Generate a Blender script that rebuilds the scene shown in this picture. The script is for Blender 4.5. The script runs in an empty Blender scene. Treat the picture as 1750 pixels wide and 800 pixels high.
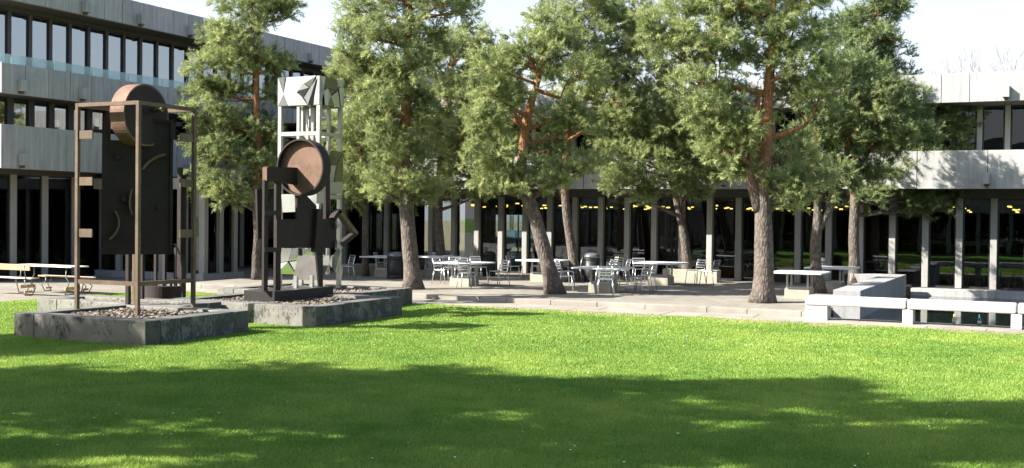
import bpy, bmesh, math, random
import numpy as np
from mathutils import Vector, Matrix

# ------------------------------------------------------------------ camera
# world: x runs along the courtyard facade, y along the left wing, z up, patio at z = 0
F, PITCH, ROLL, YAW, H = 1940.0, -0.01595, 0.0108, 0.446, 2.2
scene = bpy.context.scene
_fw0 = np.array([-math.sin(YAW), math.cos(YAW), 0.0]); _rt0 = np.array([math.cos(YAW), math.sin(YAW), 0.0]); _z = np.array([0, 0, 1.0])
FWD = math.cos(PITCH) * _fw0 + math.sin(PITCH) * _z
_up = -math.sin(PITCH) * _fw0 + math.cos(PITCH) * _z
RT = math.cos(ROLL) * _rt0 + math.sin(ROLL) * _up
UP = -math.sin(ROLL) * _rt0 + math.cos(ROLL) * _up
CAM = np.array([0, 0, H])
cd = bpy.data.cameras.new('camera'); cam = bpy.data.objects.new('camera', cd)
scene.collection.objects.link(cam)
cam.matrix_world = Matrix(((RT[0], UP[0], -FWD[0], 0), (RT[1], UP[1], -FWD[1], 0), (RT[2], UP[2], -FWD[2], H), (0, 0, 0, 1)))
cd.sensor_width = 36; cd.lens = 36 * F / 1750; cd.clip_start = 0.1; cd.clip_end = 2000
scene.camera = cam

# ------------------------------------------------------------------ light
SUN_EL = math.radians(36); TX, TY = 0.79, 0.61
_n = math.hypot(TX, TY); TX /= _n; TY /= _n
w = bpy.data.worlds.new('World'); scene.world = w; w.use_nodes = True
nt = w.node_tree; bg = nt.nodes['Background']
sky = nt.nodes.new('ShaderNodeTexSky'); sky.sky_type = 'NISHITA'; sky.sun_disc = False
sky.sun_elevation = SUN_EL; sky.sun_rotation = math.atan2(-TX, -TY) % (2 * math.pi)
sky.air_density = 1.0; sky.dust_density = 2.0; sky.ozone_density = 2.0
# thin white haze low over the whole horizon
_tc = nt.nodes.new('ShaderNodeTexCoord'); _sx = nt.nodes.new('ShaderNodeSeparateXYZ'); _mr = nt.nodes.new('ShaderNodeMapRange'); _mx = nt.nodes.new('ShaderNodeMix'); _mx.data_type = 'RGBA'
_mr.inputs[1].default_value = 0.0; _mr.inputs[2].default_value = 0.42; _mr.inputs[3].default_value = 0.8; _mr.inputs[4].default_value = 0.0
nt.links.new(_tc.outputs['Generated'], _sx.inputs[0]); nt.links.new(_sx.outputs[2], _mr.inputs[0]); nt.links.new(_mr.outputs[0], _mx.inputs[0])
nt.links.new(sky.outputs[0], _mx.inputs[6]); _mx.inputs[7].default_value = (5.0, 5.05, 5.2, 1)
nt.links.new(_mx.outputs[2], bg.inputs[0]); bg.inputs[1].default_value = 0.088
sd = bpy.data.lights.new('sun', 'SUN'); sd.energy = 5.0; sd.angle = math.radians(0.5); sd.color = (1.0, 0.95, 0.87)
sun = bpy.data.objects.new('sun', sd); scene.collection.objects.link(sun)
T = Vector((TX * math.cos(SUN_EL), TY * math.cos(SUN_EL), -math.sin(SUN_EL)))
sun.rotation_euler = T.to_track_quat('-Z', 'Y').to_euler(); sun.location = (-30, -30, 40)
scene.view_settings.view_transform = 'Standard'; scene.view_settings.look = 'None'
scene.view_settings.gamma = 1.0; scene.view_settings.exposure = 1.65
scene.render.engine = 'CYCLES'
scene.cycles.use_denoising = True
scene.cycles.max_bounces = 7; scene.cycles.transparent_max_bounces = 12; scene.cycles.glossy_bounces = 3
scene.cycles.caustics_reflective = False; scene.cycles.caustics_refractive = False

# ------------------------------------------------------------------ pixel helpers (photo 1750 x 800)
def ray(px, py): return FWD + RT * ((px - 875) / F) - UP * ((py - 400) / F)
def onz(px, py, z=0.0): d = ray(px, py); return CAM + d * ((z - H) / d[2])
def ony(px, py, y): d = ray(px, py); return CAM + d * (y / d[1])
def onx(px, py, x): d = ray(px, py); return CAM + d * (x / d[0])
def atd(px, py, D): return CAM + ray(px, py) * D
def dep(p): return float(FWD @ (np.array(p, float) - CAM))

# ------------------------------------------------------------------ materials
def _new(name):
    m = bpy.data.materials.new(name); m.use_nodes = True
    t = m.node_tree; return m, t, t.nodes['Principled BSDF'], t.nodes['Material Output']
def N(t, kind, **kw):
    n = t.nodes.new(kind)
    for k, v in kw.items(): setattr(n, k, v)
    return n
def coords(t, scale=(1, 1, 1), local=False):
    if local: c = N(t, 'ShaderNodeTexCoord').outputs['Object']
    else: c = N(t, 'ShaderNodeNewGeometry').outputs['Position']
    mp = N(t, 'ShaderNodeMapping'); mp.inputs['Scale'].default_value = scale
    t.links.new(c, mp.inputs[0]); return mp.outputs[0]
def noise(t, co, scale, detail=4, rough=0.6):
    n = N(t, 'ShaderNodeTexNoise'); n.inputs['Scale'].default_value = scale
    n.inputs['Detail'].default_value = detail; n.inputs['Roughness'].default_value = rough
    t.links.new(co, n.inputs['Vector']); return n.outputs['Fac']
def ramp(t, fac, stops):
    r = N(t, 'ShaderNodeValToRGB'); e = r.color_ramp.elements
    while len(e) < len(stops): e.new(0.5)
    for i, (p, c) in enumerate(stops):
        e[i].position = p; e[i].color = (c[0], c[1], c[2], 1) if hasattr(c, '__len__') else (c, c, c, 1)
    t.links.new(fac, r.inputs[0]); return r.outputs[0]
def mixc(t, fac, a, b, mode='MIX'):
    m = N(t, 'ShaderNodeMix', data_type='RGBA', blend_type=mode)
    for sock, v in ((m.inputs[0], fac), (m.inputs[6], a), (m.inputs[7], b)):
        if isinstance(v, (int, float)): sock.default_value = v
        elif isinstance(v, tuple): sock.default_value = (v[0], v[1], v[2], 1)
        else: t.links.new(v, sock)
    return m.outputs[2]
def bump(t, b, h, strength=0.3, dist=0.02):
    n = N(t, 'ShaderNodeBump'); n.inputs['Strength'].default_value = strength; n.inputs['Distance'].default_value = dist
    t.links.new(h, n.inputs['Height']); t.links.new(n.outputs[0], b.inputs['Normal'])

def concrete(name, col, var=0.25, streak=0.3, stain=0.0, stain_col=(0.025, 0.025, 0.024), rough=0.9, bs=0.35):
    m, t, b, o = _new(name)
    co = coords(t)
    n1 = noise(t, co, 0.9, 5, 0.65); n2 = noise(t, co, 28, 4, 0.7)
    st = noise(t, coords(t, (5, 5, 0.35)), 1.3, 5, 0.7)
    lo = tuple(c * (1 - var) for c in col); hi = tuple(min(1, c * (1 + var * 0.6)) for c in col)
    c = ramp(t, n1, [(0.3, lo), (0.7, hi)])
    c = mixc(t, streak, c, ramp(t, st, [(0.35, tuple(x * 0.45 for x in col)), (0.62, hi)]))
    c = mixc(t, 0.35, c, ramp(t, n2, [(0.3, 0.55), (0.7, 1.0)]), 'MULTIPLY')
    oi = N(t, 'ShaderNodeObjectInfo')
    c = mixc(t, 0.5, c, ramp(t, oi.outputs['Random'], [(0.0, 0.78), (1.0, 1.0)]), 'MULTIPLY')
    if stain:
        s1 = noise(t, coords(t, (3.0, 3.0, 1.6)), 1.6, 6, 0.75); s2 = noise(t, coords(t, (14, 14, 4)), 1.5, 5, 0.75)
        mm = N(t, 'ShaderNodeMath', operation='MULTIPLY'); t.links.new(s1, mm.inputs[0]); t.links.new(s2, mm.inputs[1])
        f = ramp(t, mm.outputs[0], [(0.27 - 0.05 * stain, 0.0), (0.33 - 0.05 * stain, 1.0)])
        c = mixc(t, f, c, stain_col)
    t.links.new(c, b.inputs['Base Color']); b.inputs['Roughness'].default_value = rough
    bump(t, b, n2, bs, 0.01)
    return m
def plain(name, col, rough=0.5, metal=0.0, var=0.15, scale=6.0, bs=0.0):
    m, t, b, o = _new(name)
    n1 = noise(t, coords(t), scale, 4, 0.6)
    c = ramp(t, n1, [(0.3, tuple(x * (1 - var) for x in col)), (0.7, tuple(min(1, x * (1 + var)) for x in col))])
    t.links.new(c, b.inputs['Base Color']); b.inputs['Roughness'].default_value = rough; b.inputs['Metallic'].default_value = metal
    if bs: bump(t, b, noise(t, coords(t), scale * 6, 3), bs, 0.01)
    return m
def glass(name, ior=1.75, tint=(0.55, 0.6, 0.6), wave=0.012):
    m, t, b, o = _new(name); t.nodes.remove(b)
    fr = N(t, 'ShaderNodeFresnel'); fr.inputs['IOR'].default_value = ior
    tr = N(t, 'ShaderNodeBsdfTransparent'); tr.inputs[0].default_value = (*tint, 1)
    gl = N(t, 'ShaderNodeBsdfGlossy'); gl.inputs['Roughness'].default_value = 0.01; gl.inputs['Color'].default_value = (0.92, 0.96, 1.0, 1)
    bp = N(t, 'ShaderNodeBump'); bp.inputs['Strength'].default_value = wave; bp.inputs['Distance'].default_value = 1.0
    t.links.new(noise(t, coords(t), 0.9, 1), bp.inputs['Height'])
    t.links.new(bp.outputs[0], gl.inputs['Normal']); t.links.new(bp.outputs[0], fr.inputs['Normal'])
    mx = N(t, 'ShaderNodeMixShader')
    t.links.new(fr.outputs[0], mx.inputs[0]); t.links.new(tr.outputs[0], mx.inputs[1]); t.links.new(gl.outputs[0], mx.inputs[2])
    t.links.new(mx.outputs[0], o.inputs[0]); return m
def emit(name, col, s):
    m, t, b, o = _new(name); b.inputs['Base Color'].default_value = (*col, 1)
    b.inputs['Emission Color'].default_value = (*col, 1); b.inputs['Emission Strength'].default_value = s; return m
def foliage(name, dark, light, trans=0.25):
    m, t, b, o = _new(name)
    a = N(t, 'ShaderNodeAttribute'); a.attribute_name = 'tint'
    c = ramp(t, a.outputs['Fac'], [(0.0, dark), (1.0, light)])
    t.links.new(c, b.inputs['Base Color']); b.inputs['Roughness'].default_value = 0.55
    b.inputs['Specular IOR Level'].default_value = 0.35
    tl = N(t, 'ShaderNodeBsdfTranslucent'); t.links.new(c, tl.inputs[0])
    mx = N(t, 'ShaderNodeMixShader'); mx.inputs[0].default_value = trans
    t.links.new(b.outputs[0], mx.inputs[1]); t.links.new(tl.outputs[0], mx.inputs[2]); t.links.new(mx.outputs[0], o.inputs[0])
    return m
def rust(name, col, lit, rough=0.75):
    m, t, b, o = _new(name); co = coords(t)
    n1 = noise(t, co, 2.2, 6, 0.7); n2 = noise(t, coords(t, (8, 8, 1)), 1.5, 4); n3 = noise(t, co, 60, 3)
    c = ramp(t, n1, [(0.3, col), (0.72, lit)]); c = mixc(t, 0.4, c, ramp(t, n2, [(0.3, 0.45), (0.7, 1.0)]), 'MULTIPLY')
    t.links.new(c, b.inputs['Base Color']); b.inputs['Roughness'].default_value = rough; b.inputs['Metallic'].default_value = 0.15
    bump(t, b, n3, 0.25, 0.004); return m
def bark(name):
    m, t, b, o = _new(name)
    g = N(t, 'ShaderNodeNewGeometry'); sep = N(t, 'ShaderNodeSeparateXYZ'); t.links.new(g.outputs['Position'], sep.inputs[0])
    v = N(t, 'ShaderNodeTexVoronoi', feature='DISTANCE_TO_EDGE'); v.inputs['Scale'].default_value = 13
    t.links.new(coords(t, (1, 1, 0.32)), v.inputs['Vector'])
    n = noise(t, coords(t), 7, 5, 0.7)
    low = ramp(t, n, [(0.3, (0.065, 0.052, 0.043)), (0.7, (0.20, 0.165, 0.135))])
    hi = ramp(t, n, [(0.3, (0.22, 0.09, 0.04)), (0.7, (0.42, 0.19, 0.08))])
    mr = N(t, 'ShaderNodeMapRange'); mr.inputs[1].default_value = 2.6; mr.inputs[2].default_value = 4.4; t.links.new(sep.outputs[2], mr.inputs[0])
    c = mixc(t, mr.outputs[0], low, hi)
    crack = ramp(t, v.outputs['Distance'], [(0.0, 0.35), (0.16, 1.0)])
    c = mixc(t, 0.75, c, crack, 'MULTIPLY')
    t.links.new(c, b.inputs['Base Color']); b.inputs['Roughness'].default_value = 0.95
    bump(t, b, v.outputs['Distance'], 0.9, 0.04); return m

M = {}
M['facade'] = concrete('facade_concrete', (0.43, 0.43, 0.415), 0.24, 0.42)
M['column'] = concrete('column_concrete', (0.42, 0.41, 0.38), 0.15, 0.2)
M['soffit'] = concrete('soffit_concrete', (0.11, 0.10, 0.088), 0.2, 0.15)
M['bench'] = concrete('bench_concrete', (0.60, 0.59, 0.57), 0.2, 0.25, bs=0.25)
M['poolwall'] = concrete('pool_wall_concrete', (0.36, 0.36, 0.36), 0.2, 0.35)
M['block'] = concrete('block_concrete', (0.42, 0.39, 0.31), 0.2, 0.2, bs=0.25)
def kerb_mat(name, col, amount):
    m, t, b, o = _new(name); co = coords(t)
    n1 = noise(t, co, 1.1, 5, .65); n2 = noise(t, co, 40, 4, .7); n3 = noise(t, coords(t, (26, 26, 9)), 1.0, 5, .75); n4 = noise(t, co, 3.1, 5, .65)
    c = ramp(t, n1, [(.3, tuple(x * .7 for x in col)), (.7, tuple(x * 1.15 for x in col))])
    c = mixc(t, .4, c, ramp(t, n2, [(.3, .5), (.7, 1.0)]), 'MULTIPLY')
    mm = N(t, 'ShaderNodeMath', operation='ADD'); t.links.new(n3, mm.inputs[0]); t.links.new(n4, mm.inputs[1])
    hf = N(t, 'ShaderNodeMath', operation='MULTIPLY'); t.links.new(mm.outputs[0], hf.inputs[0]); hf.inputs[1].default_value = .5; mm = hf
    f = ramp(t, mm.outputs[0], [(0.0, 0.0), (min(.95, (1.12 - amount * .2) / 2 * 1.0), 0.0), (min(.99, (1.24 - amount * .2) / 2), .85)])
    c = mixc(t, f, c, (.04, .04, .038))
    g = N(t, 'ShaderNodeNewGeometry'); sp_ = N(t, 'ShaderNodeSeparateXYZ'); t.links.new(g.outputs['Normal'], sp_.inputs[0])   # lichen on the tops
    if amount < 1:   # +x faces: black stain plus shade painted into the colour
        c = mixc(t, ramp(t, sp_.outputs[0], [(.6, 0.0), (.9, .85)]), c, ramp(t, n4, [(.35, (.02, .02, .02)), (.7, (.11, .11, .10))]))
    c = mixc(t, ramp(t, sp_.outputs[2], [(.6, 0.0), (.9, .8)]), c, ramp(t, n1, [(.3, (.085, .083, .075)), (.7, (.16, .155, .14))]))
    t.links.new(c, b.inputs['Base Color']); b.inputs['Roughness'].default_value = .92; bump(t, b, n2, .4, .012); return m
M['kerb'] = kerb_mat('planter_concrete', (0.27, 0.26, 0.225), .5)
M['kerb_dark'] = kerb_mat('planter_concrete_stained_shaded', (0.19, 0.19, 0.183), 1.05)  # darker copy for right-hand blocks: staining and their shade in one colour
M['slab'] = concrete('path_slab', (0.33, 0.30, 0.255), 0.25, 0.0, bs=0.2)
M['frame'] = plain('bronze_frame', (0.030, 0.028, 0.034), 0.45, 0.3)
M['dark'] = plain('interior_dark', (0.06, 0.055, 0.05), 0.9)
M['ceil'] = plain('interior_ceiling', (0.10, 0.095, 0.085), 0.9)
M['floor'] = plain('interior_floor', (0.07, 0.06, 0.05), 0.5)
M['blind'] = plain('pale_blind', (0.55, 0.57, 0.58), 0.8)
M['glass'] = glass('window_glass', 1.68, (0.58, 0.62, 0.62), 0.002)
M['glass_up'] = glass('upper_window_glass', 1.5, (0.35, 0.38, 0.42), 0.008)
M['glass_wing'] = glass('wing_window_glass', 3.4, (0.35, 0.38, 0.42), 0.004)
M['column_dark'] = concrete('bronze_painted_column', (0.13, 0.115, 0.12), 0.15, 0.2)
M['railglass'] = glass('door_glass', 1.3, (0.85, 0.92, 0.92))
def _rail():
    m, t, b, o = _new('frosted_rail_glass'); b.inputs['Base Color'].default_value = (.55, .68, .72, 1); b.inputs['Roughness'].default_value = .25
    tr = N(t, 'ShaderNodeBsdfTransparent'); tr.inputs[0].default_value = (.85, .95, .97, 1); mx = N(t, 'ShaderNodeMixShader'); mx.inputs[0].default_value = .38
    t.links.new(tr.outputs[0], mx.inputs[1]); t.links.new(b.outputs[0], mx.inputs[2]); t.links.new(mx.outputs[0], o.inputs[0]); return m
M['rail'] = _rail()
M['lamp'] = emit('lamp_glow', (1.0, 0.60, 0.13), 2.2)
M['bark'] = bark('pine_bark')
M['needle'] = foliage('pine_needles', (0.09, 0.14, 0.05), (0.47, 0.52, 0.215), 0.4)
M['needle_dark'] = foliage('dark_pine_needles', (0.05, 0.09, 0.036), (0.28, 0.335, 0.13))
M['grass'] = foliage('grass_blades', (0.08, 0.22, 0.026), (0.42, 0.52, 0.11), 0.38)
M['daisy'] = plain('daisy_white', (0.8, 0.8, 0.76), 0.7)
M['alu'] = plain('aluminium', (0.62, 0.63, 0.65), 0.32, 0.85, 0.05)
M['tabletop'] = plain('table_laminate', (0.66, 0.68, 0.70), 0.45, 0.0, 0.06)
M['steel_paint'] = plain('painted_steel', (0.40, 0.41, 0.41), 0.5, 0.3, 0.1)
M['bin'] = plain('black_bin', (0.014, 0.014, 0.015), 0.5, 0.0, 0.2, bs=0.2)
M['bin_grey'] = concrete('aggregate_bin', (0.30, 0.29, 0.28), 0.3, 0.0)
M['bin_lid'] = plain('bin_lid', (0.16, 0.17, 0.19), 0.25, 0.4)
M['wood'] = plain('varnished_wood', (0.58, 0.36, 0.18), 0.5, 0, 0.2, 9)
M['wood_pale'] = plain('pale_wood', (0.78, 0.68, 0.55), 0.55, 0, 0.15, 9)
M['green_steel'] = plain('green_steel', (0.16, 0.22, 0.18), 0.4, 0.5)
M['rust'] = rust('weathered_steel', (0.016, 0.011, 0.009), (0.038, 0.023, 0.017))
M['rust_red'] = rust('rusted_disc', (0.13, 0.072, 0.046), (0.26, 0.15, 0.10))
M['rust_tan'] = rust('rusted_frame', (0.085, 0.058, 0.038), (0.20, 0.135, 0.085))
M['black_steel'] = plain('black_steel', (0.016, 0.014, 0.013), 0.6, 0.2)
M['polish'] = plain('polished_steel', (0.70, 0.71, 0.70), 0.14, 1.0, 0.05, 2)
M['brushed'] = plain('brushed_steel', (0.50, 0.51, 0.48), 0.38, 0.9, 0.1, 3)
M['dull_steel'] = plain('dull_steel', (0.16, 0.15, 0.14), 0.5, 0.5, 0.2, 3)
M['smoked'] = plain('smoked_steel', (0.20, 0.21, 0.20), 0.2, 0.95, 0.2, 2)
M['pebble'] = None
M['bottle_blue'] = plain('blue_bottle', (0.05, 0.16, 0.24), 0.1)
M['bottle_green'] = plain('pale_bottle', (0.42, 0.50, 0.20), 0.15)
M['label'] = plain('bottle_label', (0.7, 0.72, 0.7), 0.6)
M['car_paint'] = plain('teal_car_paint', (0.06, 0.16, 0.20), 0.25, 0.2)
M['car_glass'] = plain('car_glass', (0.25, 0.32, 0.34), 0.1)
M['tyre'] = plain('tyre', (0.02, 0.02, 0.02), 0.8)
M['red'] = plain('red_board', (0.42, 0.05, 0.03), 0.7)
M['bare'] = plain('bare_twigs', (0.34, 0.33, 0.36), 0.9)
M['pale_trunk'] = plain('pale_trunk', (0.38, 0.36, 0.24), 0.9)
def _pebble():
    m, t, b, o = _new('pebbles'); a = N(t, 'ShaderNodeAttribute'); a.attribute_name = 'tint'
    c = ramp(t, a.outputs['Fac'], [(0.0, (0.05, 0.042, 0.033)), (0.5, (0.13, 0.10, 0.072)), (1.0, (0.30, 0.245, 0.175))])
    t.links.new(c, b.inputs['Base Color']); b.inputs['Roughness'].default_value = 0.85; return m
M['pebble'] = _pebble()
def _lawn():
    m, t, b, o = _new('lawn_turf'); co = coords(t)
    n1 = noise(t, co, 0.55, 5, 0.6); n2 = noise(t, co, 45, 4, 0.7); n3 = noise(t, coords(t, (1.2, 6, 1)), 1.2, 4)
    c = ramp(t, n1, [(0.3, (0.06, 0.17, 0.020)), (0.55, (0.13, 0.28, 0.032)), (0.75, (0.25, 0.32, 0.06))])
    c = mixc(t, 0.5, c, ramp(t, n2, [(0.25, 0.45), (0.7, 1.0)]), 'MULTIPLY')
    # worn, dry turf along the path
    g = N(t, 'ShaderNodeNewGeometry'); sep = N(t, 'ShaderNodeSeparateXYZ'); t.links.new(g.outputs['Position'], sep.inputs[0])
    mr = N(t, 'ShaderNodeMapRange'); mr.inputs[1].default_value = 24.6; mr.inputs[2].default_value = 25.7; t.links.new(sep.outputs[1], mr.inputs[0])
    mu = N(t, 'ShaderNodeMath', operation='MULTIPLY'); t.links.new(mr.outputs[0], mu.inputs[0]); t.links.new(n3, mu.inputs[1])
    c = mixc(t, ramp(t, mu.outputs[0], [(0.22, 0.0), (0.40, 1.0)]), c, (0.30, 0.24, 0.15))
    t.links.new(c, b.inputs['Base Color']); b.inputs['Roughness'].default_value = 0.95; b.inputs['Specular IOR Level'].default_value = 0.1
    bump(t, b, n2, 0.8, 0.03); return m
M['lawn'] = _lawn()
def _patio():
    m, t, b, o = _new('patio_paving'); co = coords(t)
    n1 = noise(t, co, 0.7, 5, 0.65); n2 = noise(t, co, 30, 4, 0.7); n3 = noise(t, co, 3.5, 4, 0.6)
    c = ramp(t, n1, [(0.3, (0.22, 0.195, 0.155)), (0.7, (0.34, 0.31, 0.26))])
    c = mixc(t, 0.45, c, ramp(t, n3, [(0.3, 0.55), (0.65, 1.0)]), 'MULTIPLY')
    c = mixc(t, 0.4, c, ramp(t, n2, [(0.3, 0.5), (0.7, 1.0)]), 'MULTIPLY')
    br = N(t, 'ShaderNodeTexBrick'); br.inputs['Scale'].default_value = 1.0; br.inputs['Mortar Size'].default_value = 0.012
    br.inputs['Brick Width'].default_value = 0.6; br.inputs['Row Height'].default_value = 0.6
    br.inputs['Color1'].default_value = (1, 1, 1, 1); br.inputs['Color2'].default_value = (0.86, 0.86, 0.86, 1); br.inputs['Mortar'].default_value = (0.45, 0.43, 0.4, 1)
    t.links.new(co, br.inputs['Vector']); c = mixc(t, 0.7, c, br.outputs['Color'], 'MULTIPLY')
    t.links.new(c, b.inputs['Base Color']); b.inputs['Roughness'].default_value = 0.92; bump(t, b, n2, 0.3, 0.01); return m
M['patio'] = _patio()
def _water():
    m, t, b, o = _new('pond_water'); b.inputs['Base Color'].default_value = (0.012, 0.018, 0.014, 1)
    b.inputs['Roughness'].default_value = 0.02; b.inputs['IOR'].default_value = 1.33
    bump(t, b, noise(t, coords(t, (1, 0.6, 1)), 2.2, 3), 0.05, 0.05); return m
M['water'] = _water()

# ------------------------------------------------------------------ mesh helpers
COL = scene.collection
class MB:
    def __init__(s): s.v = []; s.f = []
    def box(s, x0, x1, y0, y1, z0, z1):
        n = len(s.v)
        s.v += [(x0, y0, z0), (x1, y0, z0), (x1, y1, z0), (x0, y1, z0), (x0, y0, z1), (x1, y0, z1), (x1, y1, z1), (x0, y1, z1)]
        s.f += [tuple(n + i for i in q) for q in ((3, 2, 1, 0), (4, 5, 6, 7), (0, 1, 5, 4), (1, 2, 6, 5), (2, 3, 7, 6), (3, 0, 4, 7))]
        return s
    def prism(s, pts, off):
        """closed polygon pts (3D) extruded by vector off"""
        n = len(s.v); k = len(pts); off = np.array(off, float)
        s.v += [tuple(p) for p in pts] + [tuple(np.array(p) + off) for p in pts]
        s.f += [tuple(range(n + k - 1, n - 1, -1)), tuple(range(n + k, n + 2 * k))]
        s.f += [(n + i, n + (i + 1) % k, n + k + (i + 1) % k, n + k + i) for i in range(k)]
        return s
    def tube(s, pts, rad, sides=8, cap=True):
        pts = [np.array(p, float) for p in pts]; k = len(pts)
        if not hasattr(rad, '__len__'): rad = [rad] * k
        n0 = len(s.v); ref = None
        for i, p in enumerate(pts):
            d = pts[min(i + 1, k - 1)] - pts[max(i - 1, 0)]; d = d / (np.linalg.norm(d) + 1e-9)
            if ref is None: ref = np.array([1.0, 0, 0]) if abs(d[0]) < 0.8 else np.array([0, 1.0, 0])
            a = ref - d * (ref @ d); a /= np.linalg.norm(a); ref = a; b = np.cross(d, a)
            for j in range(sides):
                t = 2 * math.pi * j / sides
                s.v.append(tuple(p + rad[i] * (math.cos(t) * a + math.sin(t) * b)))
        for i in range(k - 1):
            for j in range(sides):
                j2 = (j + 1) % sides
                s.f.append((n0 + i * sides + j, n0 + i * sides + j2, n0 + (i + 1) * sides + j2, n0 + (i + 1) * sides + j))
        if cap:
            s.f.append(tuple(n0 + j for j in range(sides - 1, -1, -1)))
            s.f.append(tuple(n0 + (k - 1) * sides + j for j in range(sides)))
        return s
    def lathe(s, prof, sides=24, c=(0, 0, 0)):
        """profile of (r, z), closed by caps when r > 0"""
        n0 = len(s.v); k = len(prof)
        for r, z in prof:
            for j in range(sides):
                t = 2 * math.pi * j / sides
                s.v.append((c[0] + r * math.cos(t), c[1] + r * math.sin(t), c[2] + z))
        for i in range(k - 1):
            for j in range(sides):
                j2 = (j + 1) % sides
                s.f.append((n0 + i * sides + j, n0 + i * sides + j2, n0 + (i + 1) * sides + j2, n0 + (i + 1) * sides + j))
        s.f.append(tuple(n0 + j for j in range(sides - 1, -1, -1))); s.f.append(tuple(n0 + (k - 1) * sides + j for j in range(sides)))
        return s
    def mesh(s, name, mat, smooth=False):
        me = bpy.data.meshes.new(name); me.from_pydata(s.v, [], s.f)
        if smooth: me.shade_smooth()
        if mat: me.materials.append(M[mat] if isinstance(mat, str) else mat)
        return me
def link(name, me, parent=None, loc=None, bevel=0):
    o = bpy.data.objects.new(name, me); COL.objects.link(o); o.parent = parent
    if loc is not None: o.location = loc
    if bevel:
        b = o.modifiers.new('bevel', 'BEVEL'); b.width = bevel; b.segments = 2; b.limit_method = 'ANGLE'
    return o
def part(name, mb, mat, parent, smooth=False, bevel=0, loc=None, label=None):
    o = link(name, mb.mesh(name, mat, smooth), parent, loc, bevel)
    if label: o['label'] = label
    return o
def thing(name, label, cat, loc=(0, 0, 0), rotz=0.0, group=None):
    o = bpy.data.objects.new(name, None); COL.objects.link(o); o.empty_display_size = 0.2
    o.location = tuple(loc); o.rotation_euler = (0, 0, rotz); o['label'] = label; o['category'] = cat
    if group: o['group'] = group
    return o
def tag(o, label, cat, group=None):
    o['label'] = label; o['category'] = cat
    if group: o['group'] = group
    return o
def struct(name, mb, mat, bevel=0):
    o = link(name, mb.mesh(name, mat), None, None, bevel); o['kind'] = 'structure'; return o
def dup(root, loc, rotz, label, group=None):
    r = root.copy(); COL.objects.link(r); r.location = tuple(loc); r.rotation_euler = (0, 0, rotz); r['label'] = label
    if group: r['group'] = group
    for ch in root.children:
        c = ch.copy(); COL.objects.link(c); c.parent = r
        for g in ch.children:
            d = g.copy(); COL.objects.link(d); d.parent = c
    return r
def np_mesh(name, verts, tris, mat, tint=None):
    me = bpy.data.meshes.new(name); nv, nf = len(verts), len(tris)
    me.vertices.add(nv); me.vertices.foreach_set('co', np.ascontiguousarray(verts, dtype=np.float32).ravel())
    me.loops.add(nf * 3); me.loops.foreach_set('vertex_index', np.ascontiguousarray(tris, dtype=np.int32).ravel())
    me.polygons.add(nf); me.polygons.foreach_set('loop_start', np.arange(0, nf * 3, 3, dtype=np.int32))
    me.update(calc_edges=True)
    if tint is not None:
        a = me.attributes.new('tint', 'FLOAT', 'FACE'); a.data.foreach_set('value', np.ascontiguousarray(tint, dtype=np.float32))
    me.materials.append(M[mat]); return me

# ------------------------------------------------------------------ the ground
LAWN_Z = -0.13
struct('ground', MB().box(-500, 500, -500, 500, -0.9, -0.6), 'lawn')
LX0, LX1, LY1 = -24.1, 30.0, 25.95
struct('lawn', MB().box(LX0, LX1, -60, LY1, -0.59, LAWN_Z), 'lawn')
struct('side_pavement', MB().box(-75, LX0 - 0.003, -60, 27.3, -0.59, LAWN_Z + 0.004), 'patio')
struct('far_pavement', MB().box(-75, -24.6, 27.303, 39.3, -0.59, LAWN_Z + 0.002), 'patio')
struct('patio', MB().box(-24.597, -5.0, 27.62, 39.3, -0.59, 0.0), 'patio')
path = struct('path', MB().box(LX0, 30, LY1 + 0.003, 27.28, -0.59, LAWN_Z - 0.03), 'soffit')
rng = random.Random(3)
x = LX0 + 0.02
while x < 12:
    wd = rng.choice((0.9, 1.2, 1.5))
    part('slab', MB().box(x + 0.006, x + wd - 0.006, LY1 + 0.01, LY1 + 0.66, -0.3, LAWN_Z + 0.006 + rng.uniform(-.004, .006)), 'slab', path)
    x += wd
x = LX0 - 0.3
while x < 12:
    wd = rng.choice((0.9, 1.2, 1.5))
    part('slab', MB().box(x + 0.006, x + wd - 0.006, LY1 + 0.672, 27.27, -0.3, LAWN_Z + 0.006 + rng.uniform(-.004, .006)), 'slab', path)
    x += wd
step = struct('patio_step', MB().box(-24.4, -5.05, 27.32, 27.6, -0.59, -0.04), 'soffit')
x = -24.4
while x < -5.2:
    wd = min(rng.choice((0.8, 1.0, 1.3, 1.6)), -5.06 - x)
    part('kerb_stone', MB().box(x + 0.006, x + wd - 0.006, 27.29 + rng.uniform(-.006, .006), 27.61, -0.4, 0.004 + rng.uniform(-.004, .006)), 'slab', step, bevel=0.012)
    x += wd
struct('pond_floor', MB().box(-4.3, 30, 27.6, 38.9, -0.598, -0.55), 'dark')
struct('pond_edge', MB().box(-5.0, 30, 27.283, 27.62, -0.592, LAWN_Z - 0.012), 'slab', 0.01)
struct('pond_water', MB().box(-4.3, 30, 27.62, 38.9, -0.545, -0.24), 'water')
struct('rear_ground', MB().box(-80, 60, 58.2, 200, -0.59, -0.05), 'lawn')

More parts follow.
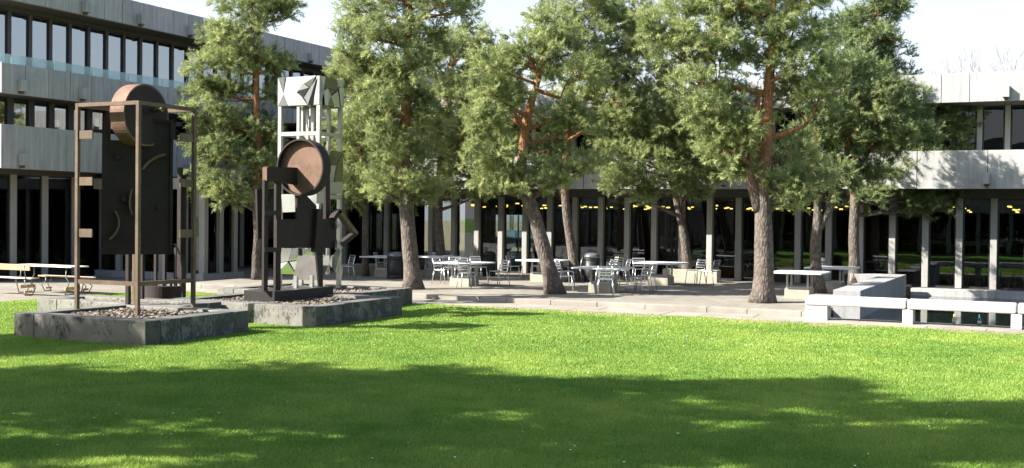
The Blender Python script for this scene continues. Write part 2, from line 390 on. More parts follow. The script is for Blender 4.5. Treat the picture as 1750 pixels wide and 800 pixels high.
# ------------------------------------------------------------------ the courtyard building (right, two storeys)
cb = thing('courtyard_building', 'low grey concrete building with glazed ground floor behind the patio', 'building', (0, 39.5, 0))
YB = 39.5
def cbp(name, mat, x0, x1, y0, y1, z0, z1, parent=cb, bevel=0, label=None):
    return part(name, MB().box(x0, x1, y0 - YB, y1 - YB, z0, z1), mat, parent, bevel=bevel, label=label)
BX0, BX1 = -29.85, 6.0
SP = 38.05
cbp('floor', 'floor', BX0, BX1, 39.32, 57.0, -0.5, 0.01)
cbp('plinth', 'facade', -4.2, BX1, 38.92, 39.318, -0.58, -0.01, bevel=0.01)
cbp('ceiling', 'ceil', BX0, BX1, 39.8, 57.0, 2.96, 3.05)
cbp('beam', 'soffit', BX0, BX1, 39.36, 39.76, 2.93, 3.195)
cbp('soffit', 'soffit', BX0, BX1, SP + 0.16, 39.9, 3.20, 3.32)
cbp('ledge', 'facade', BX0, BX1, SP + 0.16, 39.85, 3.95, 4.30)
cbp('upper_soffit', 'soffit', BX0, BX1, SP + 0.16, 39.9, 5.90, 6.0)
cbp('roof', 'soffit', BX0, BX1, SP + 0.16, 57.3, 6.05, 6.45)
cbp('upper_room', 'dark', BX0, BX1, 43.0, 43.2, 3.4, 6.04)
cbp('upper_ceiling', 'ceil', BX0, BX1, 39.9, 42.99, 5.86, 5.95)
cbp('end_wall', 'facade', BX1, BX1 + 0.3, 39.3, 57.0, -0.5, 6.04)
# hall back wall with a glazed door looking through to the street
dx0 = float(ony(830, 430, 57.1)[0]); dx1 = float(ony(912, 430, 57.1)[0])
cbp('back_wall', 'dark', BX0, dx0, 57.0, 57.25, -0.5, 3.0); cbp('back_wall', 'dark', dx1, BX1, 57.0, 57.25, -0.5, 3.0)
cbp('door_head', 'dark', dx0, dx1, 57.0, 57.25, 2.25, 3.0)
for i in range(3):
    xx = dx0 + (dx1 - dx0) * i / 3
    fr = part('back_door', MB().box(xx + .01, xx + .07, -0.02, 0.06, 0.0, 2.24), 'frame', cb, loc=(0, 57.08 - YB, 0))
    part('pane', MB().box(xx + .075, xx + (dx1 - dx0) / 3 - .005, 0.0, 0.012, 0.02, 2.22), 'railglass', fr)
# ground floor columns and windows
cw = 0.20; pitch = 1.035
mcol = MB().box(0, cw, -0.10, 0.20, 0.0, 2.927).mesh('column', 'column')
mfr = MB()
g0, g1 = cw + 0.004, pitch - 0.004
mfr.box(g0, g0 + .05, 0.08, 0.16, 0.0, 2.92).box(g1 - .05, g1, 0.08, 0.16, 0.0, 2.92).box(g0 + .05, g1 - .05, 0.08, 0.16, 0.0, 0.07).box(g0 + .05, g1 - .05, 0.08, 0.16, 2.84, 2.92)
mfr = mfr.mesh('window', 'frame')
mpane = MB().box(g0 + .052, g1 - .052, 0.11, 0.122, 0.072, 2.838).mesh('pane', 'glass')
for k in range(-7, 27):
    xk = -1.86 - pitch * k
    link('column', mcol, cb, (xk, 0, 0), 0.012)
    wn = link('window', mfr, cb, (xk, 0, 0)); link('pane', mpane, wn)
# spandrel and parapet panels
def panels(z0, z1, wlist, seed):
    r = random.Random(seed); x = BX0
    while x < BX1 - 0.01:
        wd = min(r.choice(wlist), BX1 - x)
        cbp('facade_panel', 'facade', x + 0.010, x + wd - 0.010, SP + r.uniform(-.004, .004), SP + 0.155, z0, z1, bevel=0.008)
        x += wd
panels(3.20, 4.395, (2.07, 2.07, 1.035), 1)
panels(5.90, 6.81, (1.66, 0.83, 1.66), 5)
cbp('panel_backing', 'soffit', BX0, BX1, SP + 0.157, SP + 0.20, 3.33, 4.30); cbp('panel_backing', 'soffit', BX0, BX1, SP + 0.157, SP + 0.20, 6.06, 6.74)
md = MB().box(-0.1, 0.1, -0.22, 0.0, 0.0, 0.36).mesh('drain_box', 'facade')
ms = MB().box(-0.055, 0.055, -0.13, 0.0, -0.07, -0.002).mesh('drain_spout', 'soffit')
for k in range(-1, 12):
    d = link('drain_box', md, cb, (-1.42 - 2.49 * k, SP - YB - 0.006, 6.0), 0.008); link('drain_spout', ms, d)
for k in range(-1, 7):
    d = link('drain_box', md, cb, (-1.93 - 4.14 * k, SP - YB - 0.006, 3.34), 0.008); link('drain_spout', ms, d)
# upper windows
up = 0.83; ucw = 0.16
mcol = MB().box(0, ucw, -0.05, 0.20, 4.302, 5.897).mesh('upper_column', 'column')
g0, g1 = ucw + .003, up - .003
mfr = MB().box(g0, g0 + .05, 0.06, 0.14, 4.303, 5.89).box(g1 - .05, g1, 0.06, 0.14, 4.303, 5.89).box(g0 + .05, g1 - .05, 0.06, 0.14, 4.303, 4.36).box(g0 + .05, g1 - .05, 0.06, 0.14, 5.83, 5.89).mesh('upper_window', 'frame')
mpane = MB().box(g0 + .052, g1 - .052, 0.09, 0.10, 4.362, 5.828).mesh('pane', 'glass_up')
for k in range(-8, 34):
    xk = -2.32 - up * k
    link('upper_column', mcol, cb, (xk, 0, 0), 0.008)
    wn = link('upper_window', mfr, cb, (xk, 0, 0)); link('pane', mpane, wn)
# lit lamps on the hall ceiling
ml = MB().box(-0.055, 0.055, -0.055, 0.055, -0.045, 0.0).mesh('ceiling_light', 'lamp')
mcd = MB().tube([(0, 0, .002), (0, 0, .24)], .008, 4).mesh('lamp_rod', 'frame')
rl = random.Random(8)
def lamp_at(xx, yy):
    l_ = link('ceiling_light', ml, cb, (xx, yy - YB, rl.choice((2.72, 2.66, 2.60)))); link('lamp_rod', mcd, l_)
for i in range(16):
    for j in range(7):
        if rl.random() < .62: lamp_at(-23.5 + i * 1.03 + rl.uniform(-.2, .2), 41.0 + j * 2.0 + (1.0 if i % 2 else 0) + rl.uniform(-.3, .3))
for i in range(5):
    for j in range(10):
        if rl.random() < .7: lamp_at(-7.1 + i * 1.9, 41.6 + j * 1.25)
# interior columns
mi = MB().box(-0.2, 0.2, -0.2, 0.2, 0.012, 2.955).mesh('hall_column', 'dark')
for i in range(8):
    for yy in (45.5, 51.5): link('hall_column', mi, cb, (-27 + i * 4.14, yy - YB, 0))

# ------------------------------------------------------------------ left wing (three storeys)
XW = -31.3; XF = -30.0
lw = thing('left_wing', 'three-storey grey concrete wing with ribbon windows on the left', 'building', (XW, 30, 0))
def lwp(name, mat, x0, x1, y0, y1, z0, z1, bevel=0):
    return part(name, MB().box(x0 - XW, x1 - XW, y0 - 30, y1 - 30, z0, z1), mat, lw, bevel=bevel)
WY0, WY1 = 25.35, 56.0
lwp('end_wall', 'facade', -45, XW - .1, WY0 - .25, WY0 - .002, -.58, 9.2)
lwp('roof', 'soffit', -45, XF - .17, WY0, WY1, 9.05, 9.4)
lwp('floor', 'floor', -45, XW + .1, WY0, WY1, -.58, -.10)
for z in (3.55, 5.93, 8.92): lwp('soffit', 'soffit', XW - .6, XF - .165, WY0, WY1, z, z + 0.1)
for z in (4.80, 6.75): lwp('ledge', 'facade', XW - .6, XF - .165, WY0, WY1, z - .2, z)
lwp('beam', 'soffit', XW - .35, XW + .08, WY0, WY1, 3.40, 3.545)
lwp('beam', 'soffit', XW - .35, XW + .08, WY0, WY1, 8.80, 8.915)
for z0, z1 in ((-.09, 3.5), (4.81, 5.92), (6.76, 8.9)): lwp('room_wall', 'dark', XW - 4.2, XW - 4.0, WY0, WY1, z0, z1)
for z0 in (3.36, 5.80, 8.72): lwp('room_ceiling', 'ceil', XW - 3.99, XW - .36, WY0, WY1, z0, z0 + .08)
def wpanels(z0, z1, wd, seed):
    r = random.Random(seed); y = WY0
    while y < WY1:
        lwp('facade_panel', 'facade', XF - .155, XF + r.uniform(-.004, .004), y + .009, y + wd - .009, z0, z1, 0.008); y += wd
    lwp('panel_backing', 'soffit', XF - .2, XF - .157, WY0, WY1, z0 + .14, z1 - .08)
wpanels(8.90, 9.79, 0.855 * 1, 1); wpanels(5.92, 6.87, 0.93, 2); wpanels(3.54, 4.93, 2.65, 3)
mdw = MB().box(0.0, 0.22, -0.11, 0.11, 0.0, 0.36).mesh('drain_box', 'facade')
msw = MB().box(0.0, 0.13, -0.06, 0.06, -0.08, -0.002).mesh('drain_spout', 'soffit')
for k in range(9):
    for z, y0, dy in ((8.98, 28.7, 2.6), (6.02, 26.05, 2.55), (3.65, 26.1, 3.85)):
        if y0 + dy * k < WY1:
            d = link('drain_box', mdw, lw, (XF - XW + .007, y0 + dy * k - 30, z), 0.008); link('drain_spout', msw, d)
def wbays(z0, z1, pt, cwid, y0, n, glassm, mid=False, cdep=0.12, cm='column'):
    mc = MB().box(-0.2, .04, 0, cwid, z0 + .002, z1 - .002).mesh('column', cm)
    a, b = cwid + .003, pt - .003
    mf = MB().box(-.08, -.01, a, a + .045, z0, z1).box(-.08, -.01, b - .045, b, z0, z1).box(-.08, -.01, a + .045, b - .045, z0, z0 + .05).box(-.08, -.01, a + .045, b - .045, z1 - .05, z1)
    mf = mf.mesh('window', 'frame')
    mp = MB().box(-.045, -.035, a + .047, b - .047, z0 + .052, z1 - .052).mesh('pane', glassm)
    for k in range(n):
        y = y0 + pt * k - 30
        link('column', mc, lw, (0, y, 0), .008); wn = link('window', mf, lw, (0, y, 0)); link('pane', mp, wn)
wbays(-.095, 3.40, 1.31, 0.25, 25.15 + .35, 22, 'glass')
wbays(4.81, 5.925, 0.855, 0.24, 25.82, 34, 'glass_wing', cm='column_dark')
wbays(6.76, 8.80, 0.855, 0.13, 25.82, 34, 'glass_wing', cm='column_dark')
# glass balustrade along the top-floor ledge
mr_ = MB().box(-.006, .006, 0.004, 1.706, 0, 0.29).mesh('rail_pane', 'rail'); mpst = MB().box(-.012, .012, -.012, .012, 0, 0.20).mesh('rail_post', 'alu')
for k in range(18):
    link('rail_pane', mr_, lw, (XF - XW - .07, WY0 + 1.71 * k - 30, 6.88)); link('rail_post', mpst, lw, (XF - XW - .03, WY0 + 1.71 * k + .4 - 30, 6.872))

# glazed porch that juts out of the wing
pv = thing('glazed_porch', 'single-storey glazed porch jutting from the left wing behind the rusty frame', 'porch', (-28.6, 31.4, LAWN_Z))
PX0, PX1, PY0, PY1 = -31.15, -26.15, 30.35, 32.5
def pvp(name, mat, x0, x1, y0, y1, z0, z1, bevel=0):
    return part(name, MB().box(x0 + 28.6, x1 + 28.6, y0 - 31.4, y1 - 31.4, z0 - LAWN_Z, z1 - LAWN_Z), mat, pv, bevel=bevel)
pvp('plinth', 'facade', PX0, PX1, PY0, PY1, -.4, .10, .01)
pvp('roof', 'facade', PX0 + .03, PX1 + .1, PY0 - .1, PY1 + .1, 3.0, 3.38, .01)
for y in (30.42, 31.22, 31.98): pvp('column', 'column', PX1 - .28, PX1 - .03, y, y + .2, .102, 2.998, .01)
for x in (-30.2, -29.2, -28.2, -27.2): pvp('column', 'column', x, x + .2, PY0 + .05, PY0 + .3, .102, 2.998, .01)
for y in (30.63, 31.43): pvp('pane', 'glass', PX1 - .16, PX1 - .15, y, y + .545, .12, 2.98)
for x in (-31.0, -29.99, -28.99, -27.99, -26.99): pvp('pane', 'glass', x + .01, min(x + .78, PX1 - .3), PY0 + .18, PY0 + .19, .12, 2.98)
pvp('back_wall', 'dark', PX0, PX1 - .3, PY1 - .12, PY1 - .02, .102, 2.998)

# low concrete seat wall on the far left of the patio
a = onz(580, 471); b = onz(694, 469.5)
L_ = math.hypot(*(b - a)[:2]); o = thing('seat_wall', 'low concrete wall behind the thin pine and black bin', 'wall', a, math.atan2(b[1] - a[1], b[0] - a[0]))
part('wall_block', MB().box(0, L_ / 2 - .006, 0, .4, 0, .40), 'block', o, bevel=.012); part('wall_block', MB().box(L_ / 2 + .006, L_, 0, .4, 0, .40), 'block', o, bevel=.012)

# ------------------------------------------------------------------ pond surround: wall and bench
pw = thing('pond_wall', 'grey concrete wall running back beside the pond', 'wall', (-4.62, 28.9, 0))
ya = 0.0
for ln in (1.6, 1.6, 1.6, 1.6, 1.6, 1.55):
    part('wall_block', MB().box(-.33, .33, ya + .005, ya + ln - .005, -.58, .45), 'poolwall', pw, bevel=.01); ya += ln
part('return_wall', MB().box(-1.35, -.334, ya - .55, ya - .004, .006, .45), 'poolwall', pw, bevel=.01)
cbn = thing('concrete_bench', 'long pale concrete bench at the pond edge', 'bench', (-5.2, 26.85, LAWN_Z))
xs = [0.0, 2.25, 4.5, 6.75]
for i in range(3):
    x0, x1 = xs[i], xs[i + 1]
    part('seat_slab', MB().box(x0 + .012, x1 - .012, -.27, .27, .345, .555), 'bench', cbn, bevel=.035)
part('support', MB().box(.02, .52, -.24, .24, 0.005, .343), 'bench', cbn, bevel=.01)
for x0 in (2.16, 4.38, 6.4): part('support', MB().box(x0, x0 + .22, -.24, .24, 0.005, .343), 'bench', cbn, bevel=.01)
for (px, py, mt, lb, h) in ((1633, 548, 'bottle_green', 'pale green bottle on the pond edge left of the blue bottle', .23), (1674, 551.5, 'bottle_blue', 'dark blue glass bottle standing on the pond edge', .25)):
    p = onz(px, py, LAWN_Z - .012); p[1] = 27.45; p[0] = onz(px, py, LAWN_Z)[0] + .03
    t = thing('bottle', lb, 'bottle', (p[0], p[1], LAWN_Z - .012))
    part('body', MB().lathe([(.034, 0), (.037, .01), (.037, h * .55), (.015, h * .75), (.013, h - .02), (.014, h)], 14), mt, t, True)
    part('label', MB().lathe([(.0378, .04), (.0378, h * .42)], 14), 'label', t, True)

# ------------------------------------------------------------------ planters with pebbles
def ico():
    bm = bmesh.new(); bmesh.ops.create_icosphere(bm, subdivisions=1, radius=1); v = np.array([p.co[:] for p in bm.verts]); f = np.array([[q.index for q in t.verts] for t in bm.faces]); bm.free(); return v, f
ICO = ico()
def pebbles(rects, z, n, seed, name='pebbles', parent=None, loc=(0, 0, 0)):
    r = np.random.default_rng(seed); V = []; Fc = []; Tn = []; areas = np.array([(a[1] - a[0]) * (a[3] - a[2]) for a in rects]); k = 0
    for i in range(n):
        q = rects[r.choice(len(rects), p=areas / areas.sum())]
        s = r.uniform(.026, .055); sc = np.array([s * r.uniform(.9, 1.4), s * r.uniform(.7, 1.0), s * r.uniform(.35, .55)])
        v = ICO[0] * sc * (1 + .12 * r.normal(size=(len(ICO[0]), 1))); a = r.uniform(0, 6.28); c, sn = math.cos(a), math.sin(a)
        v = np.stack([v[:, 0] * c - v[:, 1] * sn, v[:, 0] * sn + v[:, 1] * c, v[:, 2]], 1)
        v += np.array([r.uniform(q[0], q[1]), r.uniform(q[2], q[3]), z + r.uniform(0, .03)]) - np.array(loc)
        V.append(v); Fc.append(ICO[1] + k); Tn.append(np.full(len(ICO[1]), r.uniform())); k += len(v)
    me = np_mesh(name, np.concatenate(V), np.concatenate(Fc), 'pebble', np.concatenate(Tn)); me.shade_smooth()
    o = link(name, me, parent); o['kind'] = 'stuff'; return o
def planter(label, rects, seed, dark_right=True):
    x0 = min(r[0] for r in rects); y0 = min(r[2] for r in rects); loc = (x0, y0, LAWN_Z)
    t = thing('concrete_planter', label, 'planter', loc); zt = .30 - LAWN_Z; k = .38; rr = random.Random(seed)
    def blk(a, b, c, d, m): part('kerb_block', MB().box(a - x0, b - x0, c - y0, d - y0, -.2, zt + rr.uniform(-.006, .006)), m, t, bevel=.014)
    for (a, b, c, d) in rects:
        sh = .5 + rr.uniform(0, .1)
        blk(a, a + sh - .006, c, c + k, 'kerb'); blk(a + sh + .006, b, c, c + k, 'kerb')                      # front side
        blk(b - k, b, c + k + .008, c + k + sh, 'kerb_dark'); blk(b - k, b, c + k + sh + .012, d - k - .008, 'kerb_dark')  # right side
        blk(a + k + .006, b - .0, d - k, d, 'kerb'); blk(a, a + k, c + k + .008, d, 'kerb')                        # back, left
        part('bed', MB().box(a + k + .004 - x0, b - k - .004 - x0, c + k + .004 - y0, d - k - .004 - y0, -.2, zt - .07), 'soffit', t)
    pebbles([(a + k + .05, b - k - .05, c + k + .05, d - k - .05) for a, b, c, d in rects], .222, int(170 * sum((b - a - 2 * k) * (d - c - 2 * k) for a, b, c, d in rects)), seed, 'pebbles', t, loc)
    return t
planter('stained concrete planter under the open rusty frame sculpture', [(-17.4, -14.2, 15.0, 17.8), (-19.95, -16.0, 17.81, 19.15)], 1)
planter('blackened concrete planter under the dark disc sculpture and steel tower', [(-17.5, -13.6, 19.2, 22.6), (-19.05, -15.1, 22.61, 25.6)], 2)

# ------------------------------------------------------------------ sculpture one: open frame with panel and disc
def disc_mb(c, axis, r, th, sides=48, rim=0.0, rimw=.03):
    """solid disc or dish (rim > 0: recessed front face) with its front at c facing -axis"""
    ax = np.array(axis, float); ax /= np.linalg.norm(ax); zz = np.array([0, 0, 1.0]); si = np.cross(ax, zz)
    m = MB(); ring = lambda rad, o: [tuple(np.array(c) + ax * o + rad * (math.cos(2 * math.pi * j / sides) * si + math.sin(2 * math.pi * j / sides) * zz)) for j in range(sides)]
    rings = ([ring(r - rimw, rim), ring(r - rimw, 0.0), ring(r, 0.0), ring(r, th)] if rim else [ring(r, 0.0), ring(r, th)])
    for q in rings: m.v += q
    for i in range(len(rings) - 1):
        for j in range(sides): j2 = (j + 1) % sides; m.f.append((i * sides + j, i * sides + j2, (i + 1) * sides + j2, (i + 1) * sides + j))
    m.f.append(tuple(range(sides - 1, -1, -1))); m.f.append(tuple((len(rings) - 1) * sides + j for j in range(sides)))
    return m
Z0 = 0.30
s1 = thing('frame_sculpture', 'rusty steel sculpture, open square frame around a hanging panel and upright disc', 'sculpture', (-16.35, 17.0, Z0))
ox, oy = -16.35, 17.0
def s1p(name, mb, mat, **k):
    mb.v = [(x - ox, y - oy, z - Z0) for x, y, z in mb.v]; return part(name, mb, mat, s1, **k)
fx0, fx1, fy0, fy1, ft = -17.15, -15.53, 16.2, 17.8, 4.29
pt = .072
for (x, y) in ((fx0, fy0), (fx1 - pt, fy0), (fx1 - pt, fy1 - pt), (fx0, fy1 - pt)):
    s1p('post', MB().box(x, x + pt, y, y + pt, .22, ft - .003), 'rust_tan', bevel=.004)
for (a_, b_, c_, d_) in ((fx0 + pt + .002, fx1 - pt - .002, fy0 + .002, fy0 + pt), (fx0 + pt + .002, fx1 - pt - .002, fy1 - pt, fy1 - .002)):
    s1p('top_rail', MB().box(a_, b_, c_, d_, ft - pt, ft), 'rust_tan')
for x in (fx0 + .002, fx1 - pt): s1p('top_rail', MB().box(x, x + pt - .002, fy0 + pt + .002, fy1 - pt - .002, ft - pt, ft), 'rust_tan')
s1p('low_rail', MB().box(fx0 + pt + .002, fx1 - pt - .002, fy0 + .01, fy0 + pt - .01, .80, .88), 'rust_tan')
s1p('low_rail', MB().box(fx1 - pt + .01, fx1 - .01, fy0 + pt + .002, fy1 - pt - .002, .80, .88), 'rust_tan')
# the hanging panel stands on the diagonal, facing the camera
dg = np.array([.7071, .7071, 0]); nn = np.array([.7071, -.7071, 0]); pc = np.array([-16.34, 17.02, 0])
def dp(s, z, o=0.0): return pc + dg * s + nn * o + np.array([0, 0, z])
pl = [dp(-.66, 1.36), dp(.66, 1.36), dp(.66, 4.02), dp(-.02, 4.02), dp(-.02, 3.60), dp(-.50, 3.60), dp(-.50, 4.04), dp(-.66, 4.04)]
panel = s1p('panel', MB().prism(pl, nn * -.10), 'rust')
s1p('panel_edge', MB().prism([dp(.62, 1.36, .002), dp(.67, 1.36, .002), dp(.67, 4.03, .002), dp(.62, 4.03, .002)], nn * .05), 'rust')
s1p('panel_edge', MB().prism([dp(-.02, 3.98, .002), dp(.615, 3.98, .002), dp(.615, 4.03, .002), dp(-.02, 4.03, .002)], nn * .05), 'rust')
s1p('disc', disc_mb((-16.12, 17.03, 4.10), (-1, 0, 0), .61, .36, 56), 'rust_red', label='upright rusty steel disc rising above the frame')
s1p('disc_face', disc_mb((-16.113, 17.03, 4.10), (-1, 0, 0), .575, .006, 56), 'rust')
for (s_, z_) in ((-.36, 3.28), (-.24, 2.45), (.42, 2.28), (-.38, 1.72)):
    s1p('bolt', MB().prism([dp(s_ + .06 * math.cos(a), z_ + .06 * math.sin(a), .003) for a in [i * math.pi / 3 for i in range(6)]], nn * .10), 'rust')
def arc(cs, cz, r, a0, a1, o=.03, wd=.035, n=14):
    inner = [dp(cs + (r - wd) * math.cos(t), cz + (r - wd) * math.sin(t), o) for t in np.linspace(a0, a1, n)]
    outer = [dp(cs + r * math.cos(t), cz + r * math.sin(t), o) for t in np.linspace(a1, a0, n)]
    m = MB(); k = len(inner)
    pts = inner + outer
    base = len(m.v); off = nn * .14
    m.v += [tuple(p) for p in pts] + [tuple(p + off) for p in pts]; K = len(pts)
    for i in range(k - 1):
        j = K - 1 - i
        m.f += [(base + i, base + i + 1, base + j - 1, base + j), (base + K + j, base + K + j - 1, base + K + i + 1, base + K + i)]
    m.f += [(base + i, base + K + i, base + K + (i + 1) % K, base + (i + 1) % K) for i in range(K)]
    return m
s1p('arc', arc(-.72, 1.98, .40, -1.0, .65), 'rust_tan'); s1p('arc', arc(.62, 2.75, .62, 1.75, 2.65, wd=.05), 'rust_tan'); s1p('arc', arc(.50, 2.40, .66, 2.75, 3.55), 'rust_tan')
s1p('arc', arc(.40, 1.30, .42, .15, .75), 'rust_tan')
# brackets between posts and panel
for z in (3.60, 2.70, 1.70):
    s1p('bracket', MB().box(fx0 + pt + .002, -16.72, fy0 + .02, fy0 + .05, z, z + .16), 'rust_tan')
    s1p('bracket', MB().box(fx1 - .05, fx1 - .02, 17.36, fy1 - pt - .002, z, z + .16), 'rust_tan')
s1p('strut', MB().tube([(fx0 + .1, fy1 - .05, 4.24), (-15.62, 16.95, 4.2)], .05, 4), 'rust_tan')
# stems and curved drum at the foot
for (px, pyb, w_) in ((219, 517, .08), (243, 508, .07), (266, 502, .06), (281, 500, .07), (300, 500, .06), (309, 503, .05)):
    p = onz(px, pyb, .34); s1p('stem', MB().box(p[0] - w_ / 2, p[0] + w_ / 2, p[1] - w_ / 2, p[1] + w_ / 2, .24, 1.38), 'rust')
dc = onz(283, 506, .30)
dr = [(dc[0] + .46 * math.cos(t), dc[1] + .46 * math.sin(t), .24) for t in np.linspace(-math.pi * .95, math.pi * .05, 20)]
s1p('drum', MB().prism(dr, (0, 0, .30)), 'rust')
for t in (.4, 1.0, 1.7, 2.3): s1p('drum_pin', MB().lathe([(.03, .54), (.03, .66)], 8, (dc[0] + .28 * math.cos(-t), dc[1] + .28 * math.sin(-t), 0)), 'rust')
s1p('rear_flat', MB().box(-15.9, -15.78, 17.66, 17.69, .9, 3.1), 'rust'); s1p('rear_flat', MB().box(-15.72, -15.64, 17.60, 17.64, .5, 2.95), 'rust')

# ------------------------------------------------------------------ sculpture two: dark disc construction
bx0, bx1, by0, by1 = -16.30, -15.45, 20.25, 22.5
s2 = thing('disc_sculpture', 'dark welded steel sculpture with a big rusty dish on a heavy base plate', 'sculpture', ((bx0 + bx1) / 2, 21.4, Z0))
cx2, cy2 = (bx0 + bx1) / 2, 21.4
def s2p(name, mb, mat, **k):
    mb.v = [(x - cx2, y - cy2, z - Z0) for x, y, z in mb.v]; return part(name, mb, mat, s2, **k)
s2p('base_plate', MB().box(bx0, bx1, by0, by1, .20, .48), 'black_steel', bevel=.006)
XB = -15.62
def px2(pts, x=XB): return [onx(a, b, x) for a, b in pts]
# body plate with a window cut out, built from butting pieces
th = (-.06, 0, 0)
s2p('body_plate', MB().prism(px2([(473, 375), (575, 374), (575, 424), (473, 424)]), th), 'rust')
s2p('body_plate', MB().prism(px2([(508, 316), (519, 300), (519, 374.6), (508, 374.6)]), th), 'rust')
s2p('body_plate', MB().prism(px2([(519.3, 329), (541, 352), (541, 374.6), (519.3, 374.6)]), th), 'rust')
s2p('arm', MB().prism(px2([(458, 284.5), (521, 287), (521, 319), (508, 316), (482, 311), (457, 310)]), (-.12, 0, 0)), 'rust_tan' if False else 'rust')
e0 = onx(457.5, 286, XB); e1 = onx(457, 309, XB); s2p('arm_end', MB().box(XB - .118, XB - .002, e0[1] - .03, e0[1] - .004, e1[2], e0[2]), 'rust_red')
for (pa, pb) in ((452, 459), (472, 481)):
    a0 = onx(pa, 490, XB - .02); a1 = onx(pb, 490, XB - .02)
    s2p('post', MB().box(XB - .10, XB - .04, a0[1], a1[1], .482, 2.93), 'rust')
s2p('side_plate', MB().prism(px2([(439, 323), (470, 322), (468, 408), (441, 408)], -16.1), (-.05, 0, 0)), 'rust')
def ring_arc(cpx, cpy, r, a0, a1, x, wd=.03, n=14):
    c = onx(cpx, cpy, x); m = MB(); pts = []
    for t in np.linspace(a0, a1, n): pts.append((c[0], c[1] + r * math.cos(t), c[2] + r * math.sin(t)))
    return m.tube(pts, wd, 5)
s2p('arc', ring_arc(474, 366, .42, 1.9, 4.4, -16.02), 'rust')
for y in (364, 427): s2p('clamp', MB().prism(px2([(452, y - 4), (481, y - 4), (481, y + 4), (452, y + 4)], XB + .05), (-.05, 0, 0)), 'black_steel')
c = ony(512, 286, 21.15)
s2p('dish', disc_mb(c, (0, 1, 0), .645, .30, 60, .13, .035), 'rust', label='big upright dish of rusty steel')
s2p('dish_face', disc_mb(c + np.array([0, .122, 0]), (0, 1, 0), .605, .007, 60), 'rust_red')
# white tapered tongue behind the window, small fittings
s2p('tongue', MB().prism([ony(a_, b_, 21.6) for a_, b_ in ((481, 335), (503, 333), (506, 362), (483, 363))], (0, .05, 0)), 'brushed')
s2p('cone', MB().prism(px2([(543, 357), (550, 357), (556, 433), (538, 431)], -15.5), (-.12, 0, 0)), 'rust')
s2p('upright', MB().prism(px2([(556, 287), (564, 287), (564, 374.5), (557, 374.5)], -15.75), (-.08, 0, 0)), 'rust')
s2p('box_fitting', MB().prism(px2([(541, 329), (553, 329), (553, 348), (541, 348)], -15.66), (-.12, 0, 0)), 'brushed')
# diamond of folded plate at the right
A = [(577, 370), (583, 357), (612, 395), (605, 402)]
s2p('diamond_plate', MB().prism(px2([(570, 372), (580, 357), (585, 361), (575, 376)], -15.5), (-.14, 0, 0)), 'rust')
s2p('diamond_plate', MB().prism(px2([(583, 357.5), (613, 398), (609, 402), (579, 363)], -15.5), (-.14, 0, 0)), 'rust_tan')
s2p('diamond_plate', MB().prism(px2([(612.5, 401), (583, 425), (579, 419), (606, 398)], -15.5), (-.14, 0, 0)), 'rust')
for a_ in ((576, 377, 585, 388), (576, 410, 586, 424)):
    s2p('gusset', MB().prism(px2([(a_[0], a_[1]), (a_[2], a_[3]), (a_[0], a_[3] + 3)], -15.48), (-.06, 0, 0)), 'brushed')
# lower grey trapezoid plate and wing plates
s2p('trapezoid_plate', MB().prism([ony(a_, b_, 22.3) for a_, b_ in ((510, 436), (538, 437), (547, 450), (547, 479), (500, 478))], (0, .05, 0)), 'dull_steel')
for q in (((551, 441), (562, 436), (564, 448), (555, 467), (549, 455)), ((566, 440), (578, 424), (582, 431), (573, 466), (563, 452))):
    s2p('wing_plate', MB().prism([ony(a_, b_, 22.55) for a_, b_ in q], (0, .04, 0)), 'brushed')
s2p('hanger', MB().prism(px2([(512, 424.3), (517, 424.3), (517, 437), (512, 437)], -15.65), (-.05, 0, 0)), 'black_steel')
s2p('hanger', MB().prism(px2([(540, 424.3), (552, 424.3), (552, 492), (546, 492)], -15.68), (-.05, 0, 0)), 'black_steel')
for px_ in (514, 541):
    a0 = onx(px_, 490, XB); s2p('foot', MB().box(XB - .2, XB - .12, a0[1], a0[1] + .08, .482, .75), 'brushed')

# ------------------------------------------------------------------ sculpture three: steel lattice tower
s3 = thing('lattice_tower', 'tall polished steel lattice tower with faceted panels behind the dark disc sculpture', 'sculpture', (-17.7, 24.7, Z0))
tx0, tx1, ty0, ty1, tz = -18.36, -17.05, 24.15, 25.2, 5.74
def s3p(name, mb, mat, **k):
    mb.v = [(x + 17.7, y - 24.7, z - Z0) for x, y, z in mb.v]; return part(name, mb, mat, s3, **k)
pp = .10
for (x, y) in ((tx0, ty0), (tx1 - pp, ty0), (tx1 - pp, ty1 - pp), (tx0, ty1 - pp)): s3p('post', MB().box(x, x + pp, y, y + pp, .22, tz), 'brushed')
for z in (4.22, 2.6, 1.0):
    s3p('cross_bar', MB().box(tx0 + pp + .002, tx1 - pp - .002, ty0 + .004, ty0 + pp, z, z + .10), 'brushed'); s3p('cross_bar', MB().box(tx1 - pp, tx1 - .004, ty0 + pp + .002, ty1 - pp - .002, z, z + .10), 'brushed')
    s3p('cross_bar', MB().box(tx0 + pp + .002, tx1 - pp - .002, ty1 - pp, ty1 - .004, z, z + .10), 'brushed'); s3p('cross_bar', MB().box(tx0 + .004, tx0 + pp, ty0 + pp + .002, ty1 - pp - .002, z, z + .10), 'brushed')
for (fx_, fy_) in ((.45, 0), (.72, .8), (.35, .55), (.62, .3)):
    x = tx0 + fx_ * (tx1 - tx0); y = ty0 + fy_ * (ty1 - ty0); s3p('inner_post', MB().box(x, x + .08, y + .01, y + .09, .6, 4.97), 'brushed')
for (fx_, fy_, z, r) in ((.55, .45, 4.45, .11), (.60, .40, 4.75, .09), (.52, .5, 3.9, .12)):
    s3p('drum', MB().lathe([(r, z), (r, z + .22)], 16, (tx0 + fx_ * (tx1 - tx0), ty0 + fy_ * (ty1 - ty0), 0)), 'polish')
